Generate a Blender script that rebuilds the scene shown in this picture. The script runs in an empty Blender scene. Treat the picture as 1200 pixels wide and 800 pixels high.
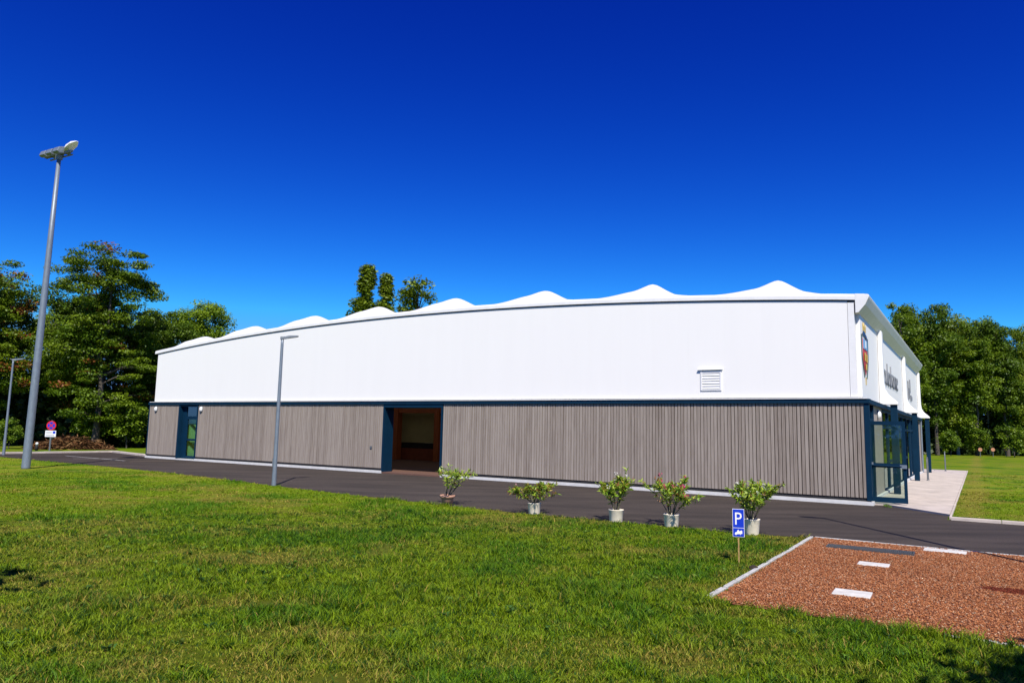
import bpy, math, random
import numpy as np
from mathutils import Vector, Matrix, noise as mnoise

R = math.radians
SC = bpy.context.scene
COL = SC.collection
random.seed(7)
RNG = np.random.default_rng(7)

# ------------------------------------------------------------------ camera, sky, sun, exposure
CAM_H = 1.90036
cd = bpy.data.cameras.new('camera')
cd.sensor_width = 36.0
cd.lens = 849.524 / 1200 * 36
cd.clip_start = 0.1
cd.clip_end = 5000
cam = bpy.data.objects.new('camera', cd)
COL.objects.link(cam)
PITCH, ROLL = 0.12114, 0.02057
fw = Vector((0, math.cos(PITCH), math.sin(PITCH)))
up0 = Vector((0, -math.sin(PITCH), math.cos(PITCH)))
r0 = Vector((1, 0, 0))
rr = r0 * math.cos(ROLL) + up0 * math.sin(ROLL)
uu = -r0 * math.sin(ROLL) + up0 * math.cos(ROLL)
m = Matrix((rr, uu, -fw)).transposed().to_4x4()
m.translation = (0, 0, CAM_H)
cam.matrix_world = m
SC.camera = cam

SUN_EL = R(50)
SUN_DIR = Vector((-0.12, 1.0, 0)).normalized() * math.cos(SUN_EL) + Vector((0, 0, -math.sin(SUN_EL)))   # light travels this way
w = bpy.data.worlds.new('World')
SC.world = w
w.use_nodes = True
wn, wl = w.node_tree.nodes, w.node_tree.links
wn.clear()
sky = wn.new('ShaderNodeTexSky')
sky.sky_type = 'NISHITA'
sky.sun_disc = False
sky.sun_elevation = SUN_EL
sky.sun_rotation = math.atan2(-SUN_DIR.x, -SUN_DIR.y)
sky.altitude = 800
sky.air_density = 1.0
sky.dust_density = 0.0
sky.ozone_density = 5.0
# deeper, more saturated blue: each channel on its own curve
K_SKY = .1338
sp = wn.new('ShaderNodeSeparateColor'); wl.new(sky.outputs[0], sp.inputs[0])
cb = wn.new('ShaderNodeCombineColor')
for ch, (ex, gain, cap) in enumerate(((3.3, 1.6, .20), (2.45, 1.45, .46), (1.28, 1.17, 1.0))):
    src = sp.outputs[ch]
    for op, val in (('MULTIPLY', K_SKY), ('POWER', ex), ('MULTIPLY', gain), ('MINIMUM', cap), ('DIVIDE', K_SKY)):
        nd = wn.new('ShaderNodeMath'); nd.operation = op; nd.inputs[1].default_value = val
        wl.new(src, nd.inputs[0]); src = nd.outputs[0]
    wl.new(src, cb.inputs[ch])
bg = wn.new('ShaderNodeBackground')
bg.inputs['Strength'].default_value = 0.10
wo = wn.new('ShaderNodeOutputWorld')
wl.new(cb.outputs[0], bg.inputs['Color'])
wl.new(bg.outputs[0], wo.inputs['Surface'])

sd = bpy.data.lights.new('sun', 'SUN')
sd.energy = 4.6
sd.angle = R(0.53)
sd.color = (1.0, 0.95, 0.86)
so = bpy.data.objects.new('sun', sd)
COL.objects.link(so)
so.rotation_euler = SUN_DIR.to_track_quat('-Z', 'Y').to_euler()
so.location = (0, 0, 60)

SC.view_settings.view_transform = 'Standard'
SC.view_settings.look = 'None'
SC.view_settings.exposure = 0.46
SC.view_settings.gamma = 1.0
SC.render.engine = 'CYCLES'
SC.cycles.max_bounces = 8
SC.cycles.transparent_max_bounces = 8

# ------------------------------------------------------------------ frames of reference
ANG = 0.57084
CX, CY = 10.15783, 20.67775           # near corner of the hall on the ground
E1 = Vector((-math.cos(ANG), math.sin(ANG)))     # along the long wall (s)
E2 = Vector((math.sin(ANG), math.cos(ANG)))      # away from the road (t)
def W2(s, t):
    return (CX + E1.x * s + E2.x * t, CY + E1.y * s + E2.y * t)
def st_of(x, y):
    dx, dy = x - CX, y - CY
    return dx * E1.x + dy * E1.y, dx * E2.x + dy * E2.y

# ------------------------------------------------------------------ helpers
def tag(o, label=None, cat=None, group=None, kind=None):
    if label: o['label'] = label
    if cat: o['category'] = cat
    if group: o['group'] = group
    if kind: o['kind'] = kind
    return o

def empty(name, loc, rz=0.0, label=None, cat=None, group=None):
    o = bpy.data.objects.new(name, None)
    o.empty_display_size = 0.2
    COL.objects.link(o)
    o.location = loc
    o.rotation_euler = (0, 0, rz)
    return tag(o, label, cat, group)

class MB:
    """collects simple solids into ONE mesh"""
    def __init__(self):
        self.v, self.f, self.sm = [], [], []
    def add(self, vs, fs, smooth=False):
        b = len(self.v)
        self.v += [tuple(p) for p in vs]
        self.f += [tuple(i + b for i in f) for f in fs]
        self.sm += [smooth] * len(fs)
        return self
    def box(self, x0, x1, y0, y1, z0, z1):
        x0, x1 = min(x0, x1), max(x0, x1); y0, y1 = min(y0, y1), max(y0, y1); z0, z1 = min(z0, z1), max(z0, z1)
        vs = [(x0,y0,z0),(x1,y0,z0),(x1,y1,z0),(x0,y1,z0),(x0,y0,z1),(x1,y0,z1),(x1,y1,z1),(x0,y1,z1)]
        return self.add(vs, [(0,3,2,1),(4,5,6,7),(0,1,5,4),(1,2,6,5),(2,3,7,6),(3,0,4,7)])
    def B(self, s0, s1, t0, t1, z0, z1):       # box in hall coordinates (local x = -s)
        return self.box(-s0, -s1, t0, t1, z0, z1)
    def tube(self, pts, rad, n=8, caps=True, smooth=True):
        pts = [Vector(p) for p in pts]
        if not hasattr(rad, '__len__'): rad = [rad] * len(pts)
        vs, fs = [], []
        ref = None
        for i, p in enumerate(pts):
            d = (pts[min(i + 1, len(pts) - 1)] - pts[max(i - 1, 0)])
            if d.length < 1e-9: d = Vector((0, 0, 1))
            d.normalize()
            if ref is None:
                ref = Vector((1, 0, 0)) if abs(d.x) < .8 else Vector((0, 1, 0))
            a = (ref - d * ref.dot(d)).normalized(); b = d.cross(a); ref = a
            for k in range(n):
                th = 2 * math.pi * k / n
                vs.append(p + (a * math.cos(th) + b * math.sin(th)) * rad[i])
        for i in range(len(pts) - 1):
            for k in range(n):
                k2 = (k + 1) % n
                fs.append((i*n+k, i*n+k2, (i+1)*n+k2, (i+1)*n+k))
        self.add(vs, fs, smooth)
        if caps:
            self.add(vs[:n], [tuple(reversed(range(n)))]); self.add(vs[-n:], [tuple(range(n))])
        return self
    def lathe(self, prof, n=24, c=(0, 0, 0), smooth=True):
        vs, fs = [], []
        for r, z in prof:
            for k in range(n):
                th = 2 * math.pi * k / n
                vs.append((c[0] + r * math.cos(th), c[1] + r * math.sin(th), c[2] + z))
        for i in range(len(prof) - 1):
            for k in range(n):
                k2 = (k + 1) % n
                fs.append((i*n+k, i*n+k2, (i+1)*n+k2, (i+1)*n+k))
        return self.add(vs, fs, smooth)
    def prism(self, poly, axis, a0, a1):
        """poly: 2-D outline; axis 'x','y','z' is the extrusion axis"""
        n = len(poly)
        def P(q, a):
            return {'x': (a, q[0], q[1]), 'y': (q[0], a, q[1]), 'z': (q[0], q[1], a)}[axis]
        vs = [P(q, a0) for q in poly] + [P(q, a1) for q in poly]
        fs = [tuple(reversed(range(n))), tuple(range(n, 2 * n))]
        for i in range(n):
            j = (i + 1) % n
            fs.append((i, j, n + j, n + i))
        return self.add(vs, fs)
    def build(self, name, mat, parent=None, bevel=0.0, loc=None, rot=None):
        me = bpy.data.meshes.new(name)
        me.from_pydata(self.v, [], self.f)
        me.polygons.foreach_set('use_smooth', self.sm)
        me.materials.append(mat)
        import bmesh
        bm = bmesh.new(); bm.from_mesh(me)
        bmesh.ops.recalc_face_normals(bm, faces=bm.faces)
        bm.to_mesh(me); bm.free()
        o = bpy.data.objects.new(name, me)
        COL.objects.link(o)
        if parent: o.parent = parent
        if loc: o.location = loc
        if rot: o.rotation_euler = rot
        if bevel:
            b = o.modifiers.new('bevel', 'BEVEL'); b.width = bevel; b.segments = 2; b.limit_method = 'ANGLE'
        return o

def np_mesh(name, V, F, mat, tint=None, smooth=False, parent=None, link=True):
    """V (n,3), F list of (k) arrays: dict of face-size -> (m,k) array; tint: per-vertex RGBA"""
    me = bpy.data.meshes.new(name)
    n = len(V)
    me.vertices.add(n)
    me.vertices.foreach_set('co', np.asarray(V, np.float32).ravel())
    loops, starts, tot = [], [], 0
    for a in F:
        a = np.asarray(a, np.int32); k = a.shape[1]
        loops.append(a.ravel()); starts.append(tot + np.arange(len(a)) * k); tot += a.size
    loops = np.concatenate(loops); starts = np.concatenate(starts).astype(np.int32)
    me.loops.add(len(loops)); me.loops.foreach_set('vertex_index', loops)
    me.polygons.add(len(starts)); me.polygons.foreach_set('loop_start', starts)
    if smooth: me.polygons.foreach_set('use_smooth', np.ones(len(starts), bool))
    if tint is not None:
        at = me.color_attributes.new('tint', 'FLOAT_COLOR', 'POINT')
        at.data.foreach_set('color', np.asarray(tint, np.float32).ravel())
    me.update(calc_edges=True); me.validate()
    me.materials.append(mat)
    if not link: return me
    o = bpy.data.objects.new(name, me); COL.objects.link(o)
    if parent: o.parent = parent
    return o

# ------------------------------------------------------------------ materials
def new_mat(name):
    mt = bpy.data.materials.new(name); mt.use_nodes = True
    nt = mt.node_tree
    return mt, nt, nt.nodes['Principled BSDF']

def mat(name, col, rough=.6, metal=0.0, var=.12, scale=6.0, bump=0.0, bscale=60.0, spec=None, stretch=(1,1,1), col2=None, fine=None):
    mt, nt, b = new_mat(name)
    N, L = nt.nodes, nt.links
    tc = N.new('ShaderNodeTexCoord'); mp = N.new('ShaderNodeMapping'); mp.inputs['Scale'].default_value = stretch
    L.new(tc.outputs['Object'], mp.inputs['Vector'])
    nz = N.new('ShaderNodeTexNoise'); nz.inputs['Scale'].default_value = scale; nz.inputs['Detail'].default_value = 6
    nz.inputs['Roughness'].default_value = .65
    L.new(mp.outputs[0], nz.inputs['Vector'])
    rp = N.new('ShaderNodeValToRGB')
    c2 = col2 if col2 else tuple(min(1, c * (1 + var)) for c in col)
    c1 = tuple(c * (1 - var) for c in col)
    rp.color_ramp.elements[0].position = .3; rp.color_ramp.elements[1].position = .7
    rp.color_ramp.elements[0].color = (*c1, 1); rp.color_ramp.elements[1].color = (*c2, 1)
    L.new(nz.outputs['Fac'], rp.inputs[0])
    L.new(rp.outputs[0], b.inputs['Base Color'])
    b.inputs['Roughness'].default_value = rough
    b.inputs['Metallic'].default_value = metal
    if spec is not None: b.inputs['Specular IOR Level'].default_value = spec
    if bump:
        n2 = N.new('ShaderNodeTexNoise'); n2.inputs['Scale'].default_value = bscale; n2.inputs['Detail'].default_value = 4
        L.new(mp.outputs[0], n2.inputs['Vector'])
        bp = N.new('ShaderNodeBump'); bp.inputs['Strength'].default_value = bump; bp.inputs['Distance'].default_value = .02
        L.new(n2.outputs['Fac'], bp.inputs['Height']); L.new(bp.outputs[0], b.inputs['Normal'])
    return mt

def tint_mat(name, rough=.55, trans=0.0, spec=.3, gain=1.0):
    """colour from the mesh's own tint attribute"""
    mt, nt, b = new_mat(name)
    N, L = nt.nodes, nt.links
    at = N.new('ShaderNodeAttribute'); at.attribute_name = 'tint'
    L.new(at.outputs['Color'], b.inputs['Base Color'])
    b.inputs['Roughness'].default_value = rough
    b.inputs['Specular IOR Level'].default_value = spec
    if trans:
        tr = N.new('ShaderNodeBsdfTranslucent'); L.new(at.outputs['Color'], tr.inputs['Color'])
        mx = N.new('ShaderNodeMixShader'); mx.inputs[0].default_value = trans
        L.new(b.outputs[0], mx.inputs[1]); L.new(tr.outputs[0], mx.inputs[2])
        L.new(mx.outputs[0], N['Material Output'].inputs['Surface'])
    return mt

def glass_mat(name, tint, refl=.12, see=.6, rough=.02):
    mt, nt, b = new_mat(name)
    N, L = nt.nodes, nt.links
    tr = N.new('ShaderNodeBsdfTransparent'); tr.inputs['Color'].default_value = (*tint, 1)
    gl = N.new('ShaderNodeBsdfGlossy'); gl.inputs['Roughness'].default_value = rough
    gl.inputs['Color'].default_value = (.9, .95, 1, 1)
    fr = N.new('ShaderNodeLayerWeight'); fr.inputs['Blend'].default_value = .5
    pw = N.new('ShaderNodeMath'); pw.operation = 'POWER'; pw.inputs[1].default_value = 4.0; L.new(fr.outputs['Facing'], pw.inputs[0])
    ad = N.new('ShaderNodeMath'); ad.operation = 'MULTIPLY_ADD'; ad.inputs[1].default_value = .8; ad.inputs[2].default_value = .03 + refl; ad.use_clamp = True
    L.new(pw.outputs[0], ad.inputs[0])
    mx = N.new('ShaderNodeMixShader'); L.new(ad.outputs[0], mx.inputs[0])
    L.new(tr.outputs[0], mx.inputs[1]); L.new(gl.outputs[0], mx.inputs[2])
    L.new(mx.outputs[0], N['Material Output'].inputs['Surface'])
    return mt

M = {}
M['white'] = mat('white_panel', (.855, .832, .79), .5, var=.010, scale=.7, stretch=(2.5, 2.5, .25))
M['white_trim'] = mat('white_trim', (.80, .785, .765), .45, var=.06, scale=3, bump=.1, bscale=9)
M['blue'] = mat('petrol_blue_metal', (.002, .022, .050), .6, var=.15, scale=3, spec=.12)
M['dark'] = mat('dark_void', (.012, .012, .014), .8)
M['concrete'] = mat('pale_concrete', (.50, .43, .37), .85, var=.2, scale=1.6, bump=.25, bscale=70)
M['plinth'] = mat('plinth_concrete', (.60, .59, .57), .85, var=.10, scale=4, bump=.2, bscale=60)
M['galv'] = mat('galvanised_steel', (.20, .235, .275), .5, metal=.35, var=.16, scale=14, stretch=(1, 1, .4))
M['galv_dark'] = mat('weathered_steel', (.16, .17, .18), .5, metal=.4, var=.2, scale=20)
M['lamp_grey'] = mat('lamp_housing', (.22, .24, .26), .45, metal=.3, var=.1)
M['white_plastic'] = mat('white_plastic', (.78, .78, .76), .35, var=.03)
M['orange_wood'] = mat('glued_timber', (.42, .11, .03), .6, var=.25, scale=4, stretch=(6, 6, .6))
M['olive'] = mat('interior_membrane', (.40, .36, .16), .8, var=.1, scale=2)
M['panel_green'] = mat('pale_green_panel', (.52, .62, .44), .7, var=.06)
M['int_floor'] = mat('interior_floor', (.13, .065, .045), .8, var=.15, scale=8)
M['int_board'] = mat('interior_board', (.24, .055, .022), .6, var=.25, scale=5)
M['terracotta'] = mat('terracotta', (.50, .27, .18), .85, var=.14, scale=14, bump=.15)
M['pot_white'] = mat('pale_pot', (.85, .75, .59), .7, var=.10, scale=16, bump=.12)
M['soil'] = mat('potting_soil', (.03, .02, .014), .95, var=.4, scale=40, bump=.6)
M['stem'] = mat('plant_stem', (.11, .10, .06), .8, var=.25, scale=30)
M['bark'] = mat('bark', (.075, .06, .048), .9, var=.35, scale=6, stretch=(3, 3, .6), bump=.4, bscale=14)
M['bark_pale'] = mat('pale_bark', (.26, .25, .22), .85, var=.45, scale=5, stretch=(1, 1, 3), bump=.2)
M['sign_blue'] = mat('sign_blue', (.004, .035, .48), .4, var=.05)
M['sign_white'] = mat('sign_white', (.80, .80, .80), .4, var=.03)
M['sign_red'] = mat('sign_red', (.55, .01, .02), .4, var=.05)
M['sign_text'] = mat('sign_text', (.12, .13, .16), .6)
M['stake'] = mat('wooden_stake', (.42, .26, .10), .8, var=.2, scale=20, stretch=(4, 4, .5))
M['letter'] = mat('lettering_grey', (.17, .18, .20), .5)
M['rust_disc'] = mat('rusty_disc', (.48, .22, .12), .8, var=.3, scale=9)
M['slab'] = mat('white_slab', (.58, .56, .52), .85, var=.22, scale=6, bump=.25, bscale=60)
M['edging'] = mat('concrete_edging', (.46, .45, .43), .85, var=.25, scale=7, bump=.25, bscale=60)
M['grating'] = mat('dark_grating', (.10, .11, .115), .5, metal=.5, var=.2, scale=30)
M['paint'] = mat('road_paint', (.34, .33, .32), .8, var=.3, scale=12)
M['paint_tan'] = mat('road_stain', (.17, .12, .08), .9, var=.3, scale=9)
M['leaf'] = tint_mat('leaf', .5, .28, .35)
M['blade'] = tint_mat('grass_blade', .6, .22, .2)
M['stone'] = tint_mat('crushed_brick', .9, 0, .15)
M['oleander'] = tint_mat('oleander_leaf', .42, .22, .4)
M['flower'] = tint_mat('flower_petal', .6, .25, .2)
M['brush'] = tint_mat('dry_twigs', .9, .05, .1)
M['glass'] = glass_mat('clear_glass', (.78, .86, .80), .02)
M['glass_green'] = glass_mat('green_glass', (.66, .80, .66), .03)
M['glass_dark'] = glass_mat('dark_glass', (.30, .36, .38), .12)
M['crest_navy'] = mat('crest_navy', (.02, .06, .16), .5); M['crest_red'] = mat('crest_red', (.50, .025, .015), .5, var=.2)
M['crest_gold'] = mat('crest_gold', (.62, .42, .06), .5); M['crest_sky'] = mat('crest_sky', (.20, .42, .70), .5)
M['crest_green'] = mat('crest_green', (.03, .075, .055), .5); M['crest_pale'] = mat('crest_pale', (.70, .72, .70), .5)

def roof_mat():
    mt, nt, b = new_mat('roof_membrane')
    N, L = nt.nodes, nt.links
    b.inputs['Base Color'].default_value = (.82, .82, .81, 1); b.inputs['Roughness'].default_value = .5
    tr = N.new('ShaderNodeBsdfTranslucent'); tr.inputs['Color'].default_value = (.7, .68, .55, 1)
    mx = N.new('ShaderNodeMixShader'); mx.inputs[0].default_value = .10
    L.new(b.outputs[0], mx.inputs[1]); L.new(tr.outputs[0], mx.inputs[2])
    L.new(mx.outputs[0], N['Material Output'].inputs['Surface'])
    return mt
M['roof'] = roof_mat()

def wood_mat():
    """weathered larch: each slat its own tone from its position along the wall, fine vertical grain"""
    mt, nt, b = new_mat('weathered_larch')
    N, L = nt.nodes, nt.links
    tc = N.new('ShaderNodeTexCoord'); sx = N.new('ShaderNodeSeparateXYZ'); L.new(tc.outputs['Object'], sx.inputs[0])
    mu = N.new('ShaderNodeMath'); mu.operation = 'MULTIPLY'; mu.inputs[1].default_value = 1 / .108
    L.new(sx.outputs['X'], mu.inputs[0])
    fl = N.new('ShaderNodeMath'); fl.operation = 'FLOOR'; L.new(mu.outputs[0], fl.inputs[0])
    wh = N.new('ShaderNodeTexWhiteNoise'); wh.noise_dimensions = '1D'; L.new(fl.outputs[0], wh.inputs['W'])
    mp = N.new('ShaderNodeMapping'); mp.inputs['Scale'].default_value = (9, 9, .35); L.new(tc.outputs['Object'], mp.inputs[0])
    nz = N.new('ShaderNodeTexNoise'); nz.inputs['Scale'].default_value = 3; nz.inputs['Detail'].default_value = 8; nz.inputs['Roughness'].default_value = .7
    L.new(mp.outputs[0], nz.inputs['Vector'])
    mp2 = N.new('ShaderNodeMapping'); mp2.inputs['Scale'].default_value = (6, 6, 1.2); L.new(tc.outputs['Object'], mp2.inputs[0])
    kn = N.new('ShaderNodeTexNoise'); kn.inputs['Scale'].default_value = 2.2; kn.inputs['Detail'].default_value = 3; L.new(mp2.outputs[0], kn.inputs['Vector'])
    ad = N.new('ShaderNodeMath'); ad.operation = 'MULTIPLY_ADD'; ad.inputs[1].default_value = .17
    L.new(wh.outputs['Value'], ad.inputs[0])
    m2 = N.new('ShaderNodeMath'); m2.operation = 'MULTIPLY'; m2.inputs[1].default_value = .88; L.new(nz.outputs['Fac'], m2.inputs[0])
    L.new(m2.outputs[0], ad.inputs[2])
    rp = N.new('ShaderNodeValToRGB'); e = rp.color_ramp.elements
    e[0].position = .25; e[0].color = (.15, .115, .092, 1); e[1].position = .8; e[1].color = (.40, .345, .295, 1)
    mid = e.new(.52); mid.color = (.285, .240, .203, 1)
    L.new(ad.outputs[0], rp.inputs[0])
    kr = N.new('ShaderNodeValToRGB'); kr.color_ramp.elements[0].position = .66; kr.color_ramp.elements[1].position = .78
    kr.color_ramp.elements[0].color = (0, 0, 0, 1); kr.color_ramp.elements[1].color = (.55, .55, .55, 1)
    L.new(kn.outputs['Fac'], kr.inputs[0])
    mix = N.new('ShaderNodeMixRGB'); mix.inputs[2].default_value = (.34, .27, .22, 1)
    L.new(kr.outputs[0], mix.inputs[0]); L.new(rp.outputs[0], mix.inputs[1])
    L.new(mix.outputs[0], b.inputs['Base Color']); b.inputs['Roughness'].default_value = .85
    b.inputs['Specular IOR Level'].default_value = .2
    return mt
M['wood'] = wood_mat()
M['wood_back'] = mat('cladding_backing', (.085, .050, .038), .9)
M['smooth_wood'] = mat('pale_smooth_boards', (.34, .29, .245), .8, var=.12, scale=3, stretch=(4, 4, .4))

def asphalt_mat():
    mt, nt, b = new_mat('asphalt')
    N, L = nt.nodes, nt.links
    tc = N.new('ShaderNodeTexCoord')
    mp = N.new('ShaderNodeMapping'); mp.inputs['Scale'].default_value = (.35, 1.6, 1); mp.inputs['Rotation'].default_value = (0, 0, 0)
    L.new(tc.outputs['Object'], mp.inputs[0])
    n1 = N.new('ShaderNodeTexNoise'); n1.inputs['Scale'].default_value = .9; n1.inputs['Detail'].default_value = 5; L.new(mp.outputs[0], n1.inputs['Vector'])
    n2 = N.new('ShaderNodeTexNoise'); n2.inputs['Scale'].default_value = 90; n2.inputs['Detail'].default_value = 3; L.new(tc.outputs['Object'], n2.inputs['Vector'])
    r1 = N.new('ShaderNodeValToRGB'); r1.color_ramp.elements[0].position = .36; r1.color_ramp.elements[1].position = .66
    r1.color_ramp.elements[0].color = (.034, .027, .0225, 1); r1.color_ramp.elements[1].color = (.060, .047, .039, 1)
    L.new(n1.outputs['Fac'], r1.inputs[0])
    r2 = N.new('ShaderNodeValToRGB'); r2.color_ramp.elements[0].position = .35; r2.color_ramp.elements[1].position = .75
    r2.color_ramp.elements[0].color = (.7, .7, .7, 1); r2.color_ramp.elements[1].color = (1.5, 1.45, 1.4, 1)
    L.new(n2.outputs['Fac'], r2.inputs[0])
    mx = N.new('ShaderNodeMixRGB'); mx.blend_type = 'MULTIPLY'; mx.inputs[0].default_value = 1
    L.new(r1.outputs[0], mx.inputs[1]); L.new(r2.outputs[0], mx.inputs[2]); L.new(mx.outputs[0], b.inputs['Base Color'])
    b.inputs['Roughness'].default_value = .88; b.inputs['Specular IOR Level'].default_value = .25
    bp = N.new('ShaderNodeBump'); bp.inputs['Strength'].default_value = .35; bp.inputs['Distance'].default_value = .01
    L.new(n2.outputs['Fac'], bp.inputs['Height']); L.new(bp.outputs[0], b.inputs['Normal'])
    return mt
M['asphalt'] = asphalt_mat()

def lawn_mat():
    mt, nt, b = new_mat('lawn_soil')
    N, L = nt.nodes, nt.links
    at = N.new('ShaderNodeAttribute'); at.attribute_name = 'tint'
    tc = N.new('ShaderNodeTexCoord')
    n2 = N.new('ShaderNodeTexNoise'); n2.inputs['Scale'].default_value = 16; n2.inputs['Detail'].default_value = 7; n2.inputs['Roughness'].default_value = .75
    L.new(tc.outputs['Object'], n2.inputs['Vector'])
    r2 = N.new('ShaderNodeValToRGB'); r2.color_ramp.elements[0].position = .3; r2.color_ramp.elements[1].position = .72
    r2.color_ramp.elements[0].color = (.45, .45, .45, 1); r2.color_ramp.elements[1].color = (1.35, 1.35, 1.3, 1)
    L.new(n2.outputs['Fac'], r2.inputs[0])
    mx = N.new('ShaderNodeMixRGB'); mx.blend_type = 'MULTIPLY'; mx.inputs[0].default_value = 1
    L.new(at.outputs['Color'], mx.inputs[1]); L.new(r2.outputs[0], mx.inputs[2]); L.new(mx.outputs[0], b.inputs['Base Color'])
    b.inputs['Roughness'].default_value = .95; b.inputs['Specular IOR Level'].default_value = .1
    bp = N.new('ShaderNodeBump'); bp.inputs['Strength'].default_value = .6; bp.inputs['Distance'].default_value = .04
    L.new(n2.outputs['Fac'], bp.inputs['Height']); L.new(bp.outputs[0], b.inputs['Normal'])
    return mt
M['lawn'] = lawn_mat()
M['gravel_base'] = mat('gravel_base', (.24, .085, .036), .95, var=.4, scale=50, bump=.7, bscale=90)

# ------------------------------------------------------------------ value noise (numpy)
def vnoise(x, y, seed=0):
    xi, yi = np.floor(x).astype(np.int64), np.floor(y).astype(np.int64)
    fx, fy = x - xi, y - yi
    fx, fy = fx * fx * (3 - 2 * fx), fy * fy * (3 - 2 * fy)
    def h(a, b):
        n = (a * 374761393 + b * 668265263 + seed * 1442695041) & 0xffffffff
        n = ((n ^ (n >> 13)) * 1274126177) & 0xffffffff
        return ((n ^ (n >> 16)) & 0xffff) / 65535.0
    return (h(xi, yi) * (1 - fx) + h(xi + 1, yi) * fx) * (1 - fy) + (h(xi, yi + 1) * (1 - fx) + h(xi + 1, yi + 1) * fx) * fy
def fbm(x, y, seed=0, o=4):
    a, s, t = .5, 0, 0
    for i in range(o):
        s = s + a * vnoise(x * 2 ** i + 17.3 * i, y * 2 ** i - 9.1 * i, seed + i); t += a; a *= .55
    return s / t

# ------------------------------------------------------------------ ground layout (s,t)
EDGE_S = np.array([-60, 0, 1.1, 4, 6.1, 8.7, 16.1, 20.5, 28, 35.3, 43])
EDGE_T = np.array([-8.0, -8.0, -8.35, -8.35, -8.37, -8.3, -7.4, -6.6, -5.8, -5.6, -5.2])
def lawn_edge(s): return np.interp(s, EDGE_S, EDGE_T)
GR_S1, GR_T0, GR_T1 = 0.12, -14.42, -8.06
def classify(x, y):
    """0 lawn, 1 not lawn; distance-ish margin for height fading"""
    s = (x - CX) * E1.x + (y - CY) * E1.y
    t = (x - CX) * E2.x + (y - CY) * E2.y
    front = (t < lawn_edge(s)) & (s < 43)
    gravel = (s < GR_S1) & (t > GR_T0 + .22 * (fbm(s * 2.4, s * 0, 5) - .25) * (s < -.2) )
    a = front & ~gravel
    right = (s < -1.97) & (t > -2.35)
    left = (s > 43.15)
    back = (s > 36.6) & (t > 1.6)
    back2 = (t > 24.6)
    return a | right | left | back | back2, s, t

def dryness(x, y, s, t):
    d = fbm(x * .55, y * .75, 3, 4) * .75 + fbm(x * 2.1, y * 2.6, 11, 3) * .45
    d = (d - .592) * 3.8
    d = d + np.clip(1 - np.abs(s + 2.35) / .55, 0, 1) * (t > -2.5) * 1.2          # dry strip beside the paving
    d = d + np.clip(1 - np.abs(s - GR_S1 - .1) / .5, 0, 1) * (t < -8) * (t > -15) * .55
    d = d + np.clip(1 - (lawn_edge(s) - t) / .5, 0, 1) * (t < lawn_edge(s)) * .25
    return np.clip(d, 0, 1)
def lush(x, y):
    return np.clip((fbm(x * .9 + 50, y * .9, 23, 4) - .42) * 3.5, 0, 1)

GREEN_D = np.array([.016, .056, .002]); GREEN_M = np.array([.072, .175, .002]); GREEN_Y = np.array([.185, .265, .004]); DRY = np.array([.34, .25, .05])
def lawn_col(dry, lu):
    dry, lu = dry[:, None], lu[:, None]
    c = GREEN_Y * (1 - lu) + GREEN_M * lu
    return c * (1 - dry * .6) + DRY * dry * .6

def gh(x, y):
    """height of the lawn's soil"""
    return 0.0

# ground: one sheet to the horizon, fine near the camera
fx = np.concatenate([[-2500, -900, -300, -120], np.arange(-60, 90, .5), [130, 300, 900, 2500]])
fy = np.concatenate([[-2500, -900, -300, -100, -40], np.arange(-12, 110, .5), [150, 300, 900, 2500]])
gx, gy = np.meshgrid(fx, fy)
X, Y = gx.ravel(), gy.ravel()
isl, gs_, gt_ = classify(X, Y)
dr = dryness(X, Y, gs_, gt_); lu = lush(X, Y)
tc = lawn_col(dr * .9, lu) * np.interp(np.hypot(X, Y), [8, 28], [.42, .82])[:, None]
far = np.hypot(X, Y) > 150
tc[far] = (.07, .12, .008)
V = np.stack([X, Y, np.zeros_like(X)], 1)
nx, ny = len(fx), len(fy)
ii = np.arange(nx * ny).reshape(ny, nx)
F = np.stack([ii[:-1, :-1].ravel(), ii[:-1, 1:].ravel(), ii[1:, 1:].ravel(), ii[1:, :-1].ravel()], 1)
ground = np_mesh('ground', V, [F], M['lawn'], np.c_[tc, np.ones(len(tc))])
tag(ground, kind='structure')

def sheet(name, poly_st, z, material, kind='structure', thick=None):
    ps = [W2(s, t) for s, t in poly_st]
    mb = MB()
    if thick:
        mb.prism(ps, 'z', z - thick, z)
    else:
        mb.add([(p[0], p[1], z) for p in ps], [tuple(range(len(ps)))])
    o = mb.build(name, material)
    if kind: tag(o, kind=kind)
    return o

# road: asphalt from the lawn edge to the hall
edge_pts = [(s, float(lawn_edge(s))) for s in (43, 35.3, 28, 20.5, 16.1, 8.7, 6.1, 4, 1.1, 0.1)]
road = sheet('road', edge_pts + [(0.1, -7.96), (-60, -7.96), (-60, -2.55), (-1.9, -2.55), (-1.9, -1.6), (-.95, -.45), (-.3, .3), (36, .3), (36.6, .7), (37.4, .9), (43, 2.3)], .004, M['asphalt'])
deck = sheet('pavement', [(-.3, .28), (-.95, -.47), (-1.93, -1.62), (-1.93, 28.5), (0.6, 28.5), (0.6, .28)], .05, M['concrete'], thick=.2)
# joints of the paving: thin dark lines on the deck
mb = MB()
for k in range(1, 13):
    t = -.3 + k * 2.35
    a, b = W2(-1.92, t), W2(.3, t); a2, b2 = W2(-1.92, t + .02), W2(.3, t + .02)
    mb.add([(a[0], a[1], .054), (b[0], b[1], .054), (b2[0], b2[1], .054), (a2[0], a2[1], .054)], [(0, 1, 2, 3)])
tag(mb.build('pavement_joints', M['galv_dark']), kind='structure')

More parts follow.
